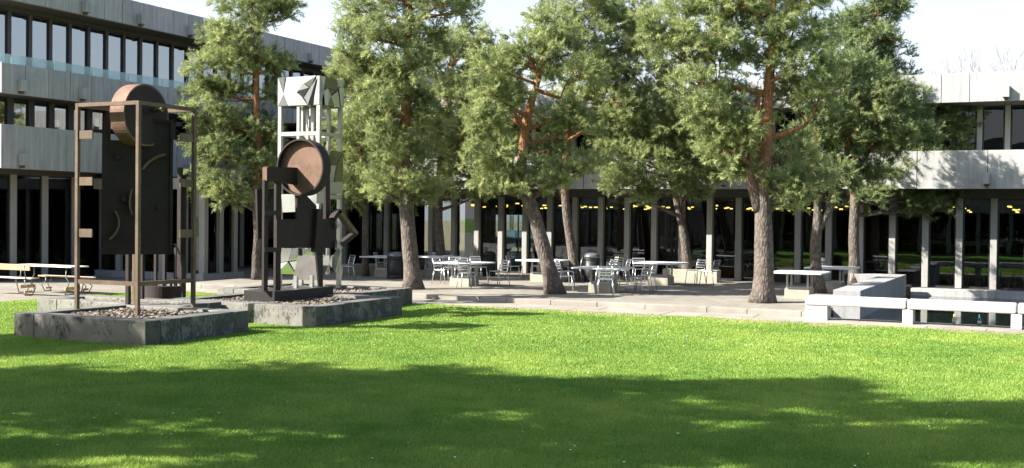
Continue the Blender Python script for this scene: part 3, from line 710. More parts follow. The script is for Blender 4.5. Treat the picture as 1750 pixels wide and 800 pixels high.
def facets(face, z0, z1, tris, mats, a0=0., a1=1.):
    """flat triangular/quad plates, each tilted a little; face 'y' = front (-y), 'x' = right (+x)"""
    for i, (poly, mt, tilt) in enumerate(tris):
        pts = []
        for k, (u, v) in enumerate(poly):
            u = a0 + (a1 - a0) * u; d = .014 + tilt * (.03 if k % 2 else .006); z = z0 + v * (z1 - z0)
            pts.append((tx0 + u * (tx1 - tx0), ty0 - d, z) if face == 'y' else (tx1 + d, ty0 + u * (ty1 - ty0), z))
        s3p('facet', MB().prism(pts, (0, .012, 0) if face == 'y' else (-.012, 0, 0)), mt)
top_y = [([(0, 1), (.19, 1), (.14, .42)], 'smoked', 1), ([(0, 1), (.14, .42), (0, 0)], 'brushed', 0), ([(.14, .42), (.24, .0), (0, 0)], 'smoked', .4), ([(.19, 1), (.8, 1), (.60, .72), (.46, .45), (.24, 0), (.14, .42)], 'polish', 0),
         ([(.60, .76), (.76, .60), (.62, .28), (.48, .50)], 'smoked', .7), ([(.46, .44), (.60, .26), (.72, .0), (.26, 0)], 'brushed', .5), ([(.8, 1), (.92, 1), (.78, .62), (.61, .74)], 'polish', .4), ([(.78, .6), (.94, .9), (.84, 0), (.74, 0), (.64, .27)], 'smoked', 1), ([(.93, 1), (1, 1), (1, 0), (.86, 0)], 'polish', 0)]
facets('y', 5.0, tz, top_y, None)
top_x = [([(0, 1), (.2, 1), (.15, .5)], 'brushed', .4), ([(0, .98), (.15, .48), (0, 0)], 'smoked', 1), ([(.2, 1), (.7, 1), (.78, .6), (.45, .62), (.2, .6)], 'smoked', .3), ([(.16, .5), (.3, .6), (.46, .35), (.3, 0), (.2, 0)], 'brushed', .7), ([(.47, .35), (.75, .58), (.8, .4), (.85, 0), (.62, 0)], 'brushed', .2), ([(.31, 0), (.46, .33), (.6, 0)], 'smoked', .5), ([(.72, 1), (1, 1), (1, .75), (.7, .72)], 'brushed', .1), ([(.8, .7), (1, .73), (1, 0), (.87, 0)], 'brushed', .8)]
facets('x', 5.0, tz, top_x, None)
s3p('core', MB().box(tx0 + .02, tx1 - .02, ty0 + .02, ty1 - .02, 4.99, tz - .02), 'smoked')
mid_x = [([(0, 1), (.45, 1), (.2, .5)], 'brushed', .5), ([(0, .97), (.2, .48), (.3, 0), (0, 0)], 'smoked', 1), ([(.47, 1), (1, 1), (.7, .55), (.22, .5)], 'smoked', .2), ([(.23, .48), (.68, .53), (.6, 0), (.32, 0)], 'brushed', .4), ([(.7, .52), (1, .97), (1, 0), (.62, 0)], 'smoked', .6)]
facets('x', 3.05, 3.85, mid_x, None); s3p('core', MB().box(tx1 - .3, tx1 - .02, ty0 + .12, ty1 - .12, 3.05, 3.85), 'smoked')
facets('x', 2.72, 3.04, [([(0, 1), (1, 1), (1, 0), (0, 0)], 'brushed', 0)], None)
low_y = [([(0, 1), (.4, 1), (.3, .5), (0, .4)], 'polish', 0), ([(.42, 1), (1, 1), (.8, .6), (.32, .5)], 'polish', .5), ([(0, .37), (.3, .47), (.5, 0), (0, 0)], 'polish', 1), ([(.33, .47), (.78, .57), (1, .95), (1, 0), (.53, 0)], 'polish', .3)]
facets('y', .62, 1.3, low_y, None, .0, .95)

# ------------------------------------------------------------------ tables, chairs, bins
def table_proto(label):
    t = thing('patio_table', label, 'table', (0, 0, 0), 0, 'square tables bolted to concrete blocks')
    part('table_top', MB().box(-.72, .72, -.72, .72, .69, .735), 'tabletop', t, bevel=.012)
    part('block', MB().box(-.34, .34, -.34, .34, -.02, .27), 'block', t, bevel=.012)
    for sx in (-1, 1):
        for sy in (-1, 1): part('leg', MB().box(sx * .28 - .025, sx * .28 + .025, sy * .28 - .025, sy * .28 + .025, .323, .688), 'steel_paint', t)
        part('foot_rail', MB().box(sx * .28 - .03, sx * .28 + .03, -.31, .31, .272, .322), 'steel_paint', t)
    for sy in (-1, 1): part('foot_rail', MB().box(-.248, .248, sy * .28 - .03, sy * .28 + .03, .272, .322), 'steel_paint', t)
    part('under_frame', MB().box(-.5, .5, -.03, .03, .65, .687), 'steel_paint', t)
    return t
TB = [((-16.65, 31.4), 'square pale table on a sunlit block, nearest the black bin'), ((-11.85, 31.0), 'square table in the middle of the patio, beside the leaning pine'),
      ((-11.6, 35.6), 'square table behind, next to the forked pine'), ((-15.55, 35.0), 'square table partly hidden behind the leaning pine trunk'),
      ((-6.4, 32.0), 'shaded square table just right of the thick pine'), ((-6.15, 35.7), 'white square table against the pond wall'),
      ((-21.2, 34.2), 'square table at the far left behind the black bin'), ((-19.9, 35.4), 'square table behind the thick left pine trunk')]
tp = table_proto(TB[0][1]); tp.location = (*TB[0][0], 0)
for (p, lb) in TB[1:]: dup(tp, (*p, 0), 0, lb)

def chair_proto(label):
    t = thing('aluminium_chair', label, 'chair', (0, 0, 0), 0, 'aluminium patio chairs')
    part('seat', MB().prism([(-.20, -.20, .435), (.20, -.20, .435), (.20, .22, .455), (-.20, .22, .455)], (0, 0, .02)), 'alu', t, bevel=.006)
    for sx in (-1, 1):
        part('leg', MB().tube([(sx * .20, .20, .45), (sx * .23, .25, .0)], .013, 6), 'alu', t, True)
        part('leg', MB().tube([(sx * .20, -.19, .45), (sx * .23, -.27, .0)], .013, 6), 'alu', t, True)
        part('back_post', MB().tube([(sx * .20, -.19, .44), (sx * .20, -.22, .62), (sx * .20, -.28, .82)], .013, 6), 'alu', t, True)
    for z in (.56, .64, .72, .80):
        y = -.205 - (z - .5) * .22
        part('back_slat', MB().box(-.198, .198, y - .008, y + .008, z - .022, z + .022), 'alu', t, bevel=.003)
    return t
CH = [((-21.5, 32.0), 2.6, 'aluminium chair standing alone behind the steel tower'), ((-22.1, 35.3), -1.3, 'aluminium chair left of the black bin, at the far left table'),
      ((-20.5, 36.2), 3.1, 'aluminium chair at the table behind the left pine trunk'), ((-17.7, 31.9), -1.7, 'aluminium chair left of the sunlit table on its block'),
      ((-15.75, 32.0), 1.3, 'aluminium chair right of the sunlit table, seen side on'), ((-16.1, 30.5), 0.2, 'dark backlit chair at the near side of the sunlit table'),
      ((-16.9, 35.6), -1.4, 'aluminium chair left of the table behind the leaning pine'), ((-16.2, 36.1), 3.0, 'aluminium chair beyond the table behind the leaning pine'),
      ((-14.7, 35.7), 1.9, 'aluminium chair just right of the leaning pine trunk'), ((-12.9, 30.6), -1.2, 'aluminium chair at the left of the middle table, beside the trunk'),
      ((-13.6, 36.6), 2.8, 'aluminium chair in shade behind the middle table'), ((-12.1, 32.3), 3.3, 'bright chair facing us across the middle table'),
      ((-10.85, 31.2), 1.4, 'aluminium chair pulled up at the right of the middle table'), ((-10.95, 32.2), 2.2, 'dark slatted chair behind the right corner of the middle table'),
      ((-12.6, 36.4), -2.6, 'shaded chair left of the table by the forked pine'), ((-10.7, 36.5), 2.6, 'bright chair by the foot of the forked pine'),
      ((-10.25, 36.6), 1.35, 'aluminium chair turned side on, right of the forked pine'), ((-17.4, 32.6), 3.6, 'aluminium chair behind the left corner of the sunlit table'),
      ((-15.3, 36.3), 2.4, 'second chair beyond the table behind the leaning pine'), ((-19.2, 34.6), 1.2, 'aluminium chair right of the left pine trunk'),
      ((-11.4, 30.0), 0.3, 'chair with its back to us at the near side of the middle table'), ((-14.0, 33.2), -0.8, 'lone chair between the leaning pine and the middle table'), ((-13.2, 34.6), 2.2, 'chair standing in front of the domed bin'),
      ((-12.9, 35.4), 1.6, 'chair turned sideways left of the table by the forked pine'), ((-17.6, 34.2), -2.2, 'chair half way between the sunlit table and the one behind it'), ((-18.2, 33.4), 0.9, 'chair behind the sunlit table, turned away')]
cp = chair_proto(CH[0][2]); cp.location = (*CH[0][0], 0); cp.rotation_euler = (0, 0, CH[0][1])
for (p, r, lb) in CH[1:]: dup(cp, (*p, 0), r, lb)
INC = [((-3.3, 39.98), 1.4, 'indoor chair behind the glass, first right of the pond wall'), ((-2.35, 40.0), -1.3, 'indoor chair behind the glass above the pale bottle'),
       ((-1.0, 40.0), 2.0, 'indoor chair behind the glass at the right edge'), ((-5.4, 40.0), 0.6, 'indoor chair behind the glass by the pond wall end'), ((-9.4, 40.0), 2.5, 'indoor chair behind the glass left of the thick pine')]
for (p, r, lb) in INC: dup(cp, (*p, 0.012), r, lb, 'chairs inside the hall')
def hall_table(loc, label):
    t = thing('hall_table', label, 'table', (*loc, .012), 0, 'tables inside the hall')
    part('table_top', MB().box(-.8, .8, -.4, .4, .70, .735), 'tabletop', t, bevel=.008)
    for sx in (-1, 1):
        for sy in (-1, 1): part('leg', MB().tube([(sx * .74, sy * .34, .70), (sx * .74, sy * .34, 0)], .018, 6), 'alu', t)
for (p, lb) in (((-2.85, 41.1), 'indoor table behind the glass over the pond'), ((-0.9, 41.2), 'indoor table behind the glass at the far right'), ((-5.3, 41.3), 'indoor table behind the glass at the end of the pond wall'), ((-9.2, 41.2), 'indoor table behind the glass left of the thick pine')):
    hall_table(p, lb)
def bin_(loc, label, body, lid, r=.27, h=.98):
    t = thing('litter_bin', label, 'bin', loc, 0, 'litter bins')
    part('body', MB().lathe([(r * .97, 0), (r, .03), (r, .10), (r * .96, .12), (r, .14), (r * 1.0, h * .82)], 28), body, t, True)
    part('lid', MB().lathe([(r * 1.03, h * .822), (r * 1.03, h * .88), (r * .8, h * .97), (r * .35, h)], 28), lid, t, True)
    part('rim', MB().lathe([(r * 1.02, h * .74), (r * 1.035, h * .75), (r * 1.035, h * .79), (r * 1.02, h * .80)], 28), body, t, True)
bin_((-20.45, 33.5, 0), 'black drum litter bin with a grey domed lid beside the left pine trunk', 'bin', 'bin_lid', .29, .92)
bin_((-14.15, 35.9, 0), 'black litter bin with domed lid behind the middle table', 'bin', 'bin_lid')
bin_((-18.6, 37.0, 0), 'black square-shouldered bin near the doors behind the sunlit table', 'bin', 'bin', .24, .9)
bin_((-7.0, 38.2, 0), 'grey aggregate bin against the glass behind the white table', 'bin_grey', 'bin_grey', .27, .95)
cb2 = thing('low_bench', 'pale concrete bench block behind the forked pine', 'bench', (-11.3, 38.0, 0))
part('bench_block', MB().box(-.95, .3, -.25, .25, -.02, .42), 'block', cb2, bevel=.015); part('bench_block', MB().box(.31, .98, -.25, .25, -.02, .42), 'block', cb2, bevel=.015)

# picnic table and benches of orange wood on folding legs
def trestle(name, label, cat, loc, rot, L, W, h, back=False):
    t = thing(name, label, cat, loc, rot, 'wooden folding furniture')
    n = 3 if W > .4 else 2; pw_ = W / n
    for i in range(n): part('plank', MB().box(-L / 2, L / 2, -W / 2 + i * pw_ + .006, -W / 2 + (i + 1) * pw_ - .006, h - .035, h), 'wood_pale' if h > .6 or i else 'wood', t, bevel=.006)
    if back:
        part('back_plank', MB().box(-L / 2, L / 2, W / 2 + .02, W / 2 + .05, h + .20, h + .36), 'wood', t, bevel=.006)
        for sx in (-1, 1): part('back_post', MB().tube([(sx * (L / 2 - .2), W / 2 + .0, h - .04), (sx * (L / 2 - .2), W / 2 + .06, h + .34)], .014, 6), 'green_steel', t, True)
    for sx in (-1, 1):
        x = sx * (L / 2 - .28)
        for sy in (-1, 1): part('leg', MB().tube([(x, sy * W * .33, h - .036), (x, sy * W * .36, h * .62), (x + sx * .16, sy * W * .40, h * .45), (x + sx * .02, sy * W * .42, .016)], .015, 6), 'green_steel', t, True)
        part('foot_bar', MB().tube([(x + sx * .02, -W * .42, .016), (x + sx * .02, W * .42, .016)], .015, 6), 'green_steel', t, True)
        part('leg_plank', MB().box(x - .02, x + .02, -W * .4, W * .4, h * .16, h * .28), 'wood', t, bevel=.004)
GZ = LAWN_Z + .004
trestle('picnic_table', 'pale wooden trestle table at the left edge of the pavement', 'table', (-25.5, 23.2, GZ), 0.0, 2.3, .66, .80)
trestle('picnic_bench', 'orange wooden bench with backrest in front of the trestle table', 'bench', (-26.1, 22.3, GZ), math.pi, 2.1, .30, .50, True)
trestle('picnic_bench', 'narrow wooden bench behind the trestle table', 'bench', (-25.6, 23.9, GZ), 0.0, 2.0, .28, .46)

# ------------------------------------------------------------------ pines
RNG = np.random.default_rng(11)
def clump_proto(r, shoots=10, needles=30, nl=.11, nw=.0135):
    """a bunch of needle shoots around the origin, radius about 0.4"""
    V = []; S = []
    for s in range(shoots):
        d = r.normal(size=3); d[2] = abs(d[2]) * .8 + .05; d /= np.linalg.norm(d)
        st = d * r.uniform(.02, .16); ln = r.uniform(.16, .30); tone = r.uniform(-.30, .28)
        for k in range(needles):
            q = (k + r.uniform()) / needles; b = st + d * ln * q
            sd_ = r.normal(size=3); sd_ -= d * (sd_ @ d); sd_ /= np.linalg.norm(sd_)
            nd = d * r.uniform(.35, .95) + sd_ * (1.0 - .35 * q); nd /= np.linalg.norm(nd)
            wv = np.cross(nd, r.normal(size=3)); wv /= np.linalg.norm(wv); l = nl * r.uniform(.75, 1.2)
            V += [b - wv * nw * .6, b + wv * nw * .6, b + nd * l]; S.append(tone + .12 * q)
    return np.array(V), np.array(S)
PROTO = [clump_proto(RNG) for _ in range(10)]
PROTO_LOW = [clump_proto(RNG, 7, 10, .17, .045) for _ in range(6)]
def crown_mesh(name, centres, outward, r, protos, mat, size=1.0):
    V = []; Tn = []
    for c, o in zip(centres, outward):
        pv_, ps = protos[r.integers(len(protos))]
        zax = o * .6 + np.array([0, 0, .75]) + r.normal(size=3) * .25; zax /= np.linalg.norm(zax)
        xa = np.cross(zax, r.normal(size=3)); xa /= np.linalg.norm(xa); ya_ = np.cross(zax, xa)
        s = size * r.uniform(.75, 1.25)
        V.append((pv_ @ np.stack([xa, ya_, zax])) * s + c); Tn.append(np.clip(ps + .5 + .2 * r.normal(), 0, 1))
    V = np.concatenate(V); n = len(V) // 3
    return np_mesh(name, V, np.arange(n * 3).reshape(n, 3), mat, np.concatenate(Tn))
def bez(a, b, sag, n=6, r=None):
    m = (a + b) / 2 + np.array([0, 0, sag]) + (r.normal(size=3) * .12 if r is not None else 0)
    return [(1 - t) ** 2 * a + 2 * t * (1 - t) * m + t * t * b for t in np.linspace(0, 1, n)]
def pine(label, base, trunks, lobes, seed, dens=1.0, mat='needle', protos=PROTO, base_z=0.0, D=None, size=1.0, fwd=0.0):
    """trunks: pixel polylines [(px, py, r), ...]; lobes: (px, py, rx, ry, depth offset) at the depth of the tree's foot"""
    r = np.random.default_rng(seed); base = np.array([base[0], base[1], base_z]); D = dep(base)
    t = thing('pine_tree', label, 'tree', base, 0, 'pines on the patio')
    W = lambda px, py, o=0.0: atd(px, py, D + o) - base
    spine = []; tm = MB()
    for k, tr in enumerate(trunks):
        pts = [W(px, py, (tr[i][3] if len(tr[i]) > 3 else 0.0)) for i, (px, py, *_) in enumerate(tr)]; rad = [q[2] for q in tr]
        if k == 0: pts[0] = np.array([0, 0, -.05])
        # resample with a little wander
        P = []; R_ = []
        for i in range(len(pts) - 1):
            n = max(2, int(np.linalg.norm(pts[i + 1] - pts[i]) / .35))
            for j in range(n):
                q = j / n; P.append(pts[i] * (1 - q) + pts[i + 1] * q + r.normal(size=3) * .012); R_.append((rad[i] * (1 - q) + rad[i + 1] * q) * r.uniform(.95, 1.05))
        P.append(pts[-1]); R_.append(rad[-1])
        if k == 0: R_[0] *= 1.35; R_[1] *= 1.08
        # smooth
        for _ in range(2):
            for i in range(1, len(P) - 1): P[i] = (P[i - 1] + 2 * P[i] + P[i + 1]) / 4
        tm.tube(P, R_, 12); spine += list(zip(P, R_))
    part('trunk', tm, 'bark', t, True)
    sp = np.array([p for p, _ in spine]); srad = np.array([q for _, q in spine])
    C = []; O = []; bm = MB()
    for (px, py, rx, ry, do) in lobes:
        c = W(px, py, do - fwd); mx, mz = rx * D / F, ry * D / F; my = min(max(mx, mz), 1.7) * .9
        cost = np.linalg.norm(sp - c, axis=1) + np.maximum(0, sp[:, 2] - c[2] + .3) * 2.0
        j = int(np.argmin(cost)); root = sp[j]
        b_ = bez(root, c, -.15 * np.linalg.norm(c - root) * .3, 7, r); r0 = min(.075, srad[j] * .6); bm.tube(b_, list(np.linspace(r0, .022, 7)), 6)
        vol = mx * my * mz; n = int(dens * 57 * (mx * my * mz) ** .78) + 8
        for i in range(n):
            d = r.normal(size=3); d /= np.linalg.norm(d); q = r.uniform() ** .42
            off = RT * d[0] * mx + FWD * d[1] * my + np.array([0, 0, 1.0]) * d[2] * mz
            p = c + off * q + r.normal(size=3) * .08
            C.append(p); u = off / (np.linalg.norm(off) + 1e-6); O.append(u)
            if i % 3 == 0:
                s0 = np.array(b_[r.integers(2, 7)]); bm.tube(bez(s0, p, -.08, 4, r), [.018, .013, .009, .005], 4, False)
    part('branches', bm, 'bark', t, True)
    cr = link('crown', crown_mesh('crown', C, O, r, protos, mat, size), t); cr['kind'] = 'stuff'
    return t

pine('slim pine at the far left behind the disc sculpture', onz(440, 478)[:2],
     [[(440, 478, .16), (434, 440, .14), (443, 400, .13), (436, 345, .11), (441, 250, .10), (438, 150, .09), (442, 60, .06), (446, -10, .03)]],
     [(430, 10, 60, 30, 0), (475, 5, 40, 22, .3), (375, 65, 38, 20, .5), (412, 55, 45, 25, -.4), (490, 22, 26, 10, 0), (370, 108, 50, 24, -.3), (430, 105, 50, 28, 0), (485, 110, 24, 18, .2), (345, 150, 34, 20, 0), (390, 160, 45, 22, .5),
      (470, 160, 22, 24, .4), (352, 195, 40, 24, -.5), (405, 215, 42, 30, 0), (455, 225, 30, 36, .3), (338, 240, 28, 24, 0), (380, 262, 48, 30, -.4), (440, 285, 40, 34, .2), (350, 305, 30, 26, .2), (395, 320, 44, 24, -.2), (445, 320, 30, 18, .5), (390, 340, 20, 12, 0)], 1, 1.2)
pine('thin-trunked pine left of the black bin', onz(625, 472)[:2],
     [[(627, 471, .13), (623, 430, .10), (626, 380, .09), (622, 340, .08), (615, 260, .07), (610, 200, .05), (612, 140, .03)]],
     [(612, 325, 40, 22, 0), (640, 335, 26, 14, .2), (595, 335, 24, 14, -.3), (600, 290, 44, 26, .2), (650, 290, 40, 28, -.2), (620, 245, 44, 28, 0), (590, 215, 34, 26, .4), (640, 200, 44, 28, -.3), (605, 165, 40, 26, 0), (570, 255, 26, 26, .2), (600, 125, 38, 26, 0)], 2, 0.95)
pine('thick-trunked pine between the bin and the sunlit table', onz(706, 494)[:2],
     [[(708, 493, .27), (703, 450, .23), (698, 400, .22), (692, 340, .21), (690, 250, .17), (696, 150, .14), (698, 60, .10), (702, -30, .05)]],
     [(690, -5, 75, 40, 0), (615, 20, 34, 22, .3), (760, 5, 48, 28, -.3), (800, 20, 22, 26, 0), (600, 55, 34, 22, 0), (650, 60, 60, 32, -.5), (720, 65, 60, 32, .5), (590, 95, 30, 22, -.2), (630, 120, 62, 30, .4), (700, 125, 60, 34, -.5), (590, 140, 32, 22, .2),
      (655, 180, 55, 32, -.4), (720, 190, 50, 34, .3), (620, 200, 40, 26, 0), (660, 245, 50, 30, -.6), (700, 270, 55, 32, .4), (680, 310, 46, 24, -.3), (720, 325, 34, 18, 0), (652, 318, 30, 18, .2)], 3, 1.0)
pine('pine with grey trunk standing behind the sunlit table', onz(757, 471)[:2],
     [[(760, 470, .20), (752, 420, .18), (747, 360, .17), (752, 300, .15), (757, 240, .12), (770, 150, .10), (775, 70, .05)]],
     [(775, 75, 52, 32, 0), (820, 80, 40, 28, .2), (745, 110, 48, 28, -.4), (810, 125, 60, 30, .4), (850, 115, 34, 26, -.2), (770, 165, 62, 32, -.5), (835, 170, 56, 34, .2), (750, 215, 54, 32, 0), (810, 225, 60, 32, -.4), (855, 220, 38, 26, .4), (750, 270, 50, 30, .3), (800, 285, 50, 26, -.2), (770, 318, 48, 24, 0), (835, 300, 34, 22, .2), (820, 335, 14, 12, -.3)], 4, .95, fwd=1.2)
pine('leaning pine with orange upper limbs in the middle of the patio', onz(950, 502)[:2],
     [[(952, 501, .26), (935, 450, .22), (920, 390, .20), (906, 340, .18), (884, 298, .15), (866, 285, .12), (858, 262, .08)],
      [(890, 300, .14), (894, 245, .13), (900, 195, .12), (912, 160, .10), (925, 130, .07), (930, 60, .05)], [(916, 152, .07), (934, 160, .06), (958, 168, .04)]],
     [(930, 45, 40, 34, 0), (905, 90, 52, 28, -.4), (960, 80, 52, 30, .4), (870, 100, 26, 20, .2), (985, 130, 52, 30, -.3), (860, 140, 40, 26, .3), (925, 118, 44, 22, .7), (955, 200, 46, 28, .5), (850, 185, 38, 26, .3), (870, 235, 36, 24, .8), (940, 255, 40, 24, .6), (985, 215, 36, 26, .3),
      (840, 280, 40, 22, 0), (905, 310, 58, 24, -.4), (960, 300, 44, 24, -.3), (870, 320, 40, 18, .2), (1000, 285, 34, 20, 0), (825, 315, 24, 14, 0), (838, 112, 38, 24, -.9), (842, 160, 42, 26, -.9), (832, 212, 42, 26, -.9), (838, 258, 38, 22, -.9), (876, 180, 30, 24, -1.0)], 5, .85)
pine('dark slender pine just right of the leaning one', onz(985, 481)[:2],
     [[(984, 480, .19), (978, 430, .16), (968, 370, .14), (963, 310, .13), (969, 240, .11), (975, 160, .08), (985, 60, .05)]],
     [(990, 20, 48, 30, 0), (1040, 15, 48, 30, .3), (950, 35, 34, 24, -.2), (1000, 65, 60, 28, -.3), (1060, 60, 50, 30, .4), (1085, 20, 34, 26, 0), (1020, 110, 58, 30, .2), (1075, 110, 44, 28, -.2), (990, 165, 46, 26, .5), (1045, 170, 50, 28, 0), (1010, 215, 34, 18, .4), (1050, 150, 40, 26, .8), (1040, 205, 34, 20, 0), (1085, 185, 40, 26, 0), (1100, 70, 40, 30, 0)], 6, .9, fwd=1.6)
pine('forked pine with pale sunlit trunk near the glass wall', onz(1175, 481)[:2],
     [[(1178, 479, .19), (1174, 440, .17), (1170, 395, .15), (1163, 372, .12), (1152, 330, .10), (1145, 280, .08), (1135, 200, .05)], [(1168, 388, .08), (1166, 350, .06), (1170, 310, .05), (1178, 230, .04)]],
     [(1060, 240, 40, 24, 0), (1110, 225, 48, 26, .4), (1165, 220, 48, 26, -.2), (1045, 275, 34, 22, .3), (1100, 270, 52, 26, -.4), (1160, 265, 52, 28, .3), (1205, 245, 36, 26, 0), (1085, 310, 44, 22, 0), (1140, 305, 46, 24, -.3), (1190, 300, 36, 24, .2), (1105, 340, 22, 14, 0), (1180, 328, 26, 14, 0), (1120, 180, 46, 26, .3), (1175, 170, 44, 28, 0), (1130, 130, 46, 28, .2), (1085, 200, 40, 24, -.3), (1065, 305, 30, 18, -.3), (1215, 285, 34, 24, 0)], 7, 1.0, fwd=2.2)
pine('tallest pine with thick trunk at the right of the patio', onz(1305, 517)[:2],
     [[(1305, 516, .30), (1305, 450, .26), (1305, 390, .24), (1304, 330, .21), (1308, 250, .18), (1312, 170, .15), (1318, 90, .11), (1322, 0, .07)], [(1297, 360, .16), (1285, 320, .14), (1277, 285, .11), (1290, 230, .09), (1296, 160, .07)], [(1312, 238, .09), (1345, 226, .08), (1378, 214, .05)], [(1306, 160, .08), (1270, 152, .06), (1225, 142, .03)]],
     [(1320, -10, 80, 36, 0), (1240, 0, 60, 34, -.3), (1170, 15, 52, 32, .3), (1390, 5, 48, 34, .2), (1125, 40, 44, 30, 0), (1200, 55, 58, 32, -.5), (1280, 45, 62, 34, .5), (1355, 55, 56, 34, -.4), (1405, 60, 34, 30, .3), (1150, 90, 50, 28, .4), (1230, 100, 58, 32, .2), (1300, 105, 40, 28, .9), (1370, 110, 54, 34, -.4),
      (1190, 140, 46, 28, -.5), (1250, 165, 44, 26, .3), (1350, 165, 50, 32, .5), (1400, 160, 36, 32, -.2), (1215, 195, 44, 28, -.5), (1260, 215, 38, 26, -.6), (1350, 262, 46, 28, .4), (1245, 255, 46, 26, -.3), (1380, 300, 40, 28, 0), (1255, 290, 40, 22, .3), (1345, 320, 40, 22, -.2), (1235, 230, 40, 30, .2), (1362, 345, 24, 14, 0), (1320, 285, 40, 28, .9)], 8, 1.0)
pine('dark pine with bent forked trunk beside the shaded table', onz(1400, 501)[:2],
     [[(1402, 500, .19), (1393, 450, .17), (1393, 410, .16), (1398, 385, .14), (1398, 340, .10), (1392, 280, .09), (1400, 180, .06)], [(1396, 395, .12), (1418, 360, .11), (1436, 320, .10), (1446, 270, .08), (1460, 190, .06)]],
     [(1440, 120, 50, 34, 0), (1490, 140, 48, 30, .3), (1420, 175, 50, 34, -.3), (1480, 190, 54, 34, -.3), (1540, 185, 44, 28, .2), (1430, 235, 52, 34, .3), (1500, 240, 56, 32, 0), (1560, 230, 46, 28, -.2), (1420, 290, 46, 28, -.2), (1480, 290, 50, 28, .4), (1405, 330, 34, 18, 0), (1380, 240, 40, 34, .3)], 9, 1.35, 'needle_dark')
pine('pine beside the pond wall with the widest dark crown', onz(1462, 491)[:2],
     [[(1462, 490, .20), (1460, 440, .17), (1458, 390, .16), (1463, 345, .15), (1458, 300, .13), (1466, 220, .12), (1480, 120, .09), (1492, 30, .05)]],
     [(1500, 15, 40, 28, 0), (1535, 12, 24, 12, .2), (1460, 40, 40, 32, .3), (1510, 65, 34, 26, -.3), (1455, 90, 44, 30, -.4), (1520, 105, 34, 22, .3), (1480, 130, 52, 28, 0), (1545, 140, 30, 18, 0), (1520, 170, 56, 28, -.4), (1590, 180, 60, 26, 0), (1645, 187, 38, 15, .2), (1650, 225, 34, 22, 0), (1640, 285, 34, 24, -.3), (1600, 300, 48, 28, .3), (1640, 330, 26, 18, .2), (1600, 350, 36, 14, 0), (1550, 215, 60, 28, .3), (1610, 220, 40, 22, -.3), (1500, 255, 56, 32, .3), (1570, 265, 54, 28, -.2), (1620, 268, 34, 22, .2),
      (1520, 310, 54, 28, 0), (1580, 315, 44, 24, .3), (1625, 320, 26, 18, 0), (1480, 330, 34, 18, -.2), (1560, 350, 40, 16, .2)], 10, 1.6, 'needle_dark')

# tall pines beside and behind the viewer: they shade the lawn and show in the glass
def side_pine(label, x, y, h, rad, seed, n=54):
    r = np.random.default_rng(seed); t = thing('pine_tree', label, 'tree', (x, y, LAWN_Z), 0, 'pines outside the picture')
    part('trunk', MB().tube([(0, 0, -.1), (.1, .05, h * .4), (0, .1, h * .75), (0, 0, h * .97)], [.24, .19, .13, .04], 10), 'bark', t, True)
    C = []; O = []; bm = MB()
    for i in range(n):
        q = (i + r.uniform()) / n; z = h * (.38 + .6 * q); a = r.uniform(0, 6.28); L = rad * (1.25 - .95 * q ** 1.5) * r.uniform(.45, 1.25); u = np.array([math.cos(a), math.sin(a), .12 + .3 * q]); u2 = np.array([-u[1], u[0], 0])
        root = np.array([0, .05, z]); bm.tube(bez(root, root + u * L, -.1, 4), [.05, .04, .025, .01], 4, False)
        for k in range(10):
            f = r.uniform(.35, 1.05); C.append(root + u * L * f + u2 * r.normal() * .34 * (1.2 - f) + r.normal(size=3) * np.array([.16, .16, .1])); O.append(u / np.linalg.norm(u))
    part('branches', bm, 'bark', t, True)
    cr = link('crown', crown_mesh('crown', C, O, r, PROTO_LOW, 'needle', 1.3), t); cr['kind'] = 'stuff'
SIDE = [(-27.0, 5.5, 11.0, 2.6, 'smallest, farthest left beside'), (-23.5, 2.0, 12.0, 2.8, 'second from the left beside'), (-19.5, 4.3, 12.0, 2.6, 'third from the left beside'), (-16.5, 5.0, 13.0, 2.4, 'fourth from the left beside'),
        (-14.3, 3.4, 14.5, 2.4, 'tallest, nearest the picture edge beside'), (-15.5, -1.5, 14.0, 2.6, 'set back from the others beside'), (-11.5, -0.5, 15.0, 2.6, 'closest to the viewer beside')]
for i, (x, y, h, rad, where) in enumerate(SIDE): side_pine('tall pine, ' + where + ' the lawn and left of the picture', x, y, h, rad, 50 + i)
for i, (x, y, lb) in enumerate(((3, -4.5, 'pine behind the viewer, mirrored in the upper right windows'), (11, -3.5, 'pine far right behind the viewer, mirrored in the glass'))): side_pine(lb, x, y, 12 + i, 3.2, 80 + i, 48)
sw = thing('backdrop_wing', 'unseen concrete wing added behind the viewer as a dark backdrop for the glass', 'building', (0, -8, LAWN_Z))  # unseen wing, added to darken what the windows mirror
part('wall', MB().box(-45, 40, -12, -.4, 0, 7.4), 'dark', sw); part('roof', MB().box(-45, 40, -12, -.39, 7.41, 7.6), 'soffit', sw)
for z0, z1 in ((2.9, 4.1), (6.4, 7.8)): part('facade_panel', MB().box(-45, 40, -.38, .5, z0, z1), 'facade', sw)
mswc = MB().box(0, .25, -.38, .0, 0, 2.89).mesh('column', 'column'); mswp = MB().box(.27, 1.98, -.30, -.29, 0.05, 2.85).mesh('pane', 'glass')
mswu = MB().box(.27, 1.98, -.30, -.29, 4.15, 6.35).mesh('pane', 'glass')
for k in range(42): link('column', mswc, sw, (-45 + 2 * k, 0, 0)); link('pane', mswp, sw, (-45 + 2 * k, 0, 0)); link('pane', mswu, sw, (-45 + 2 * k, 0, 0))

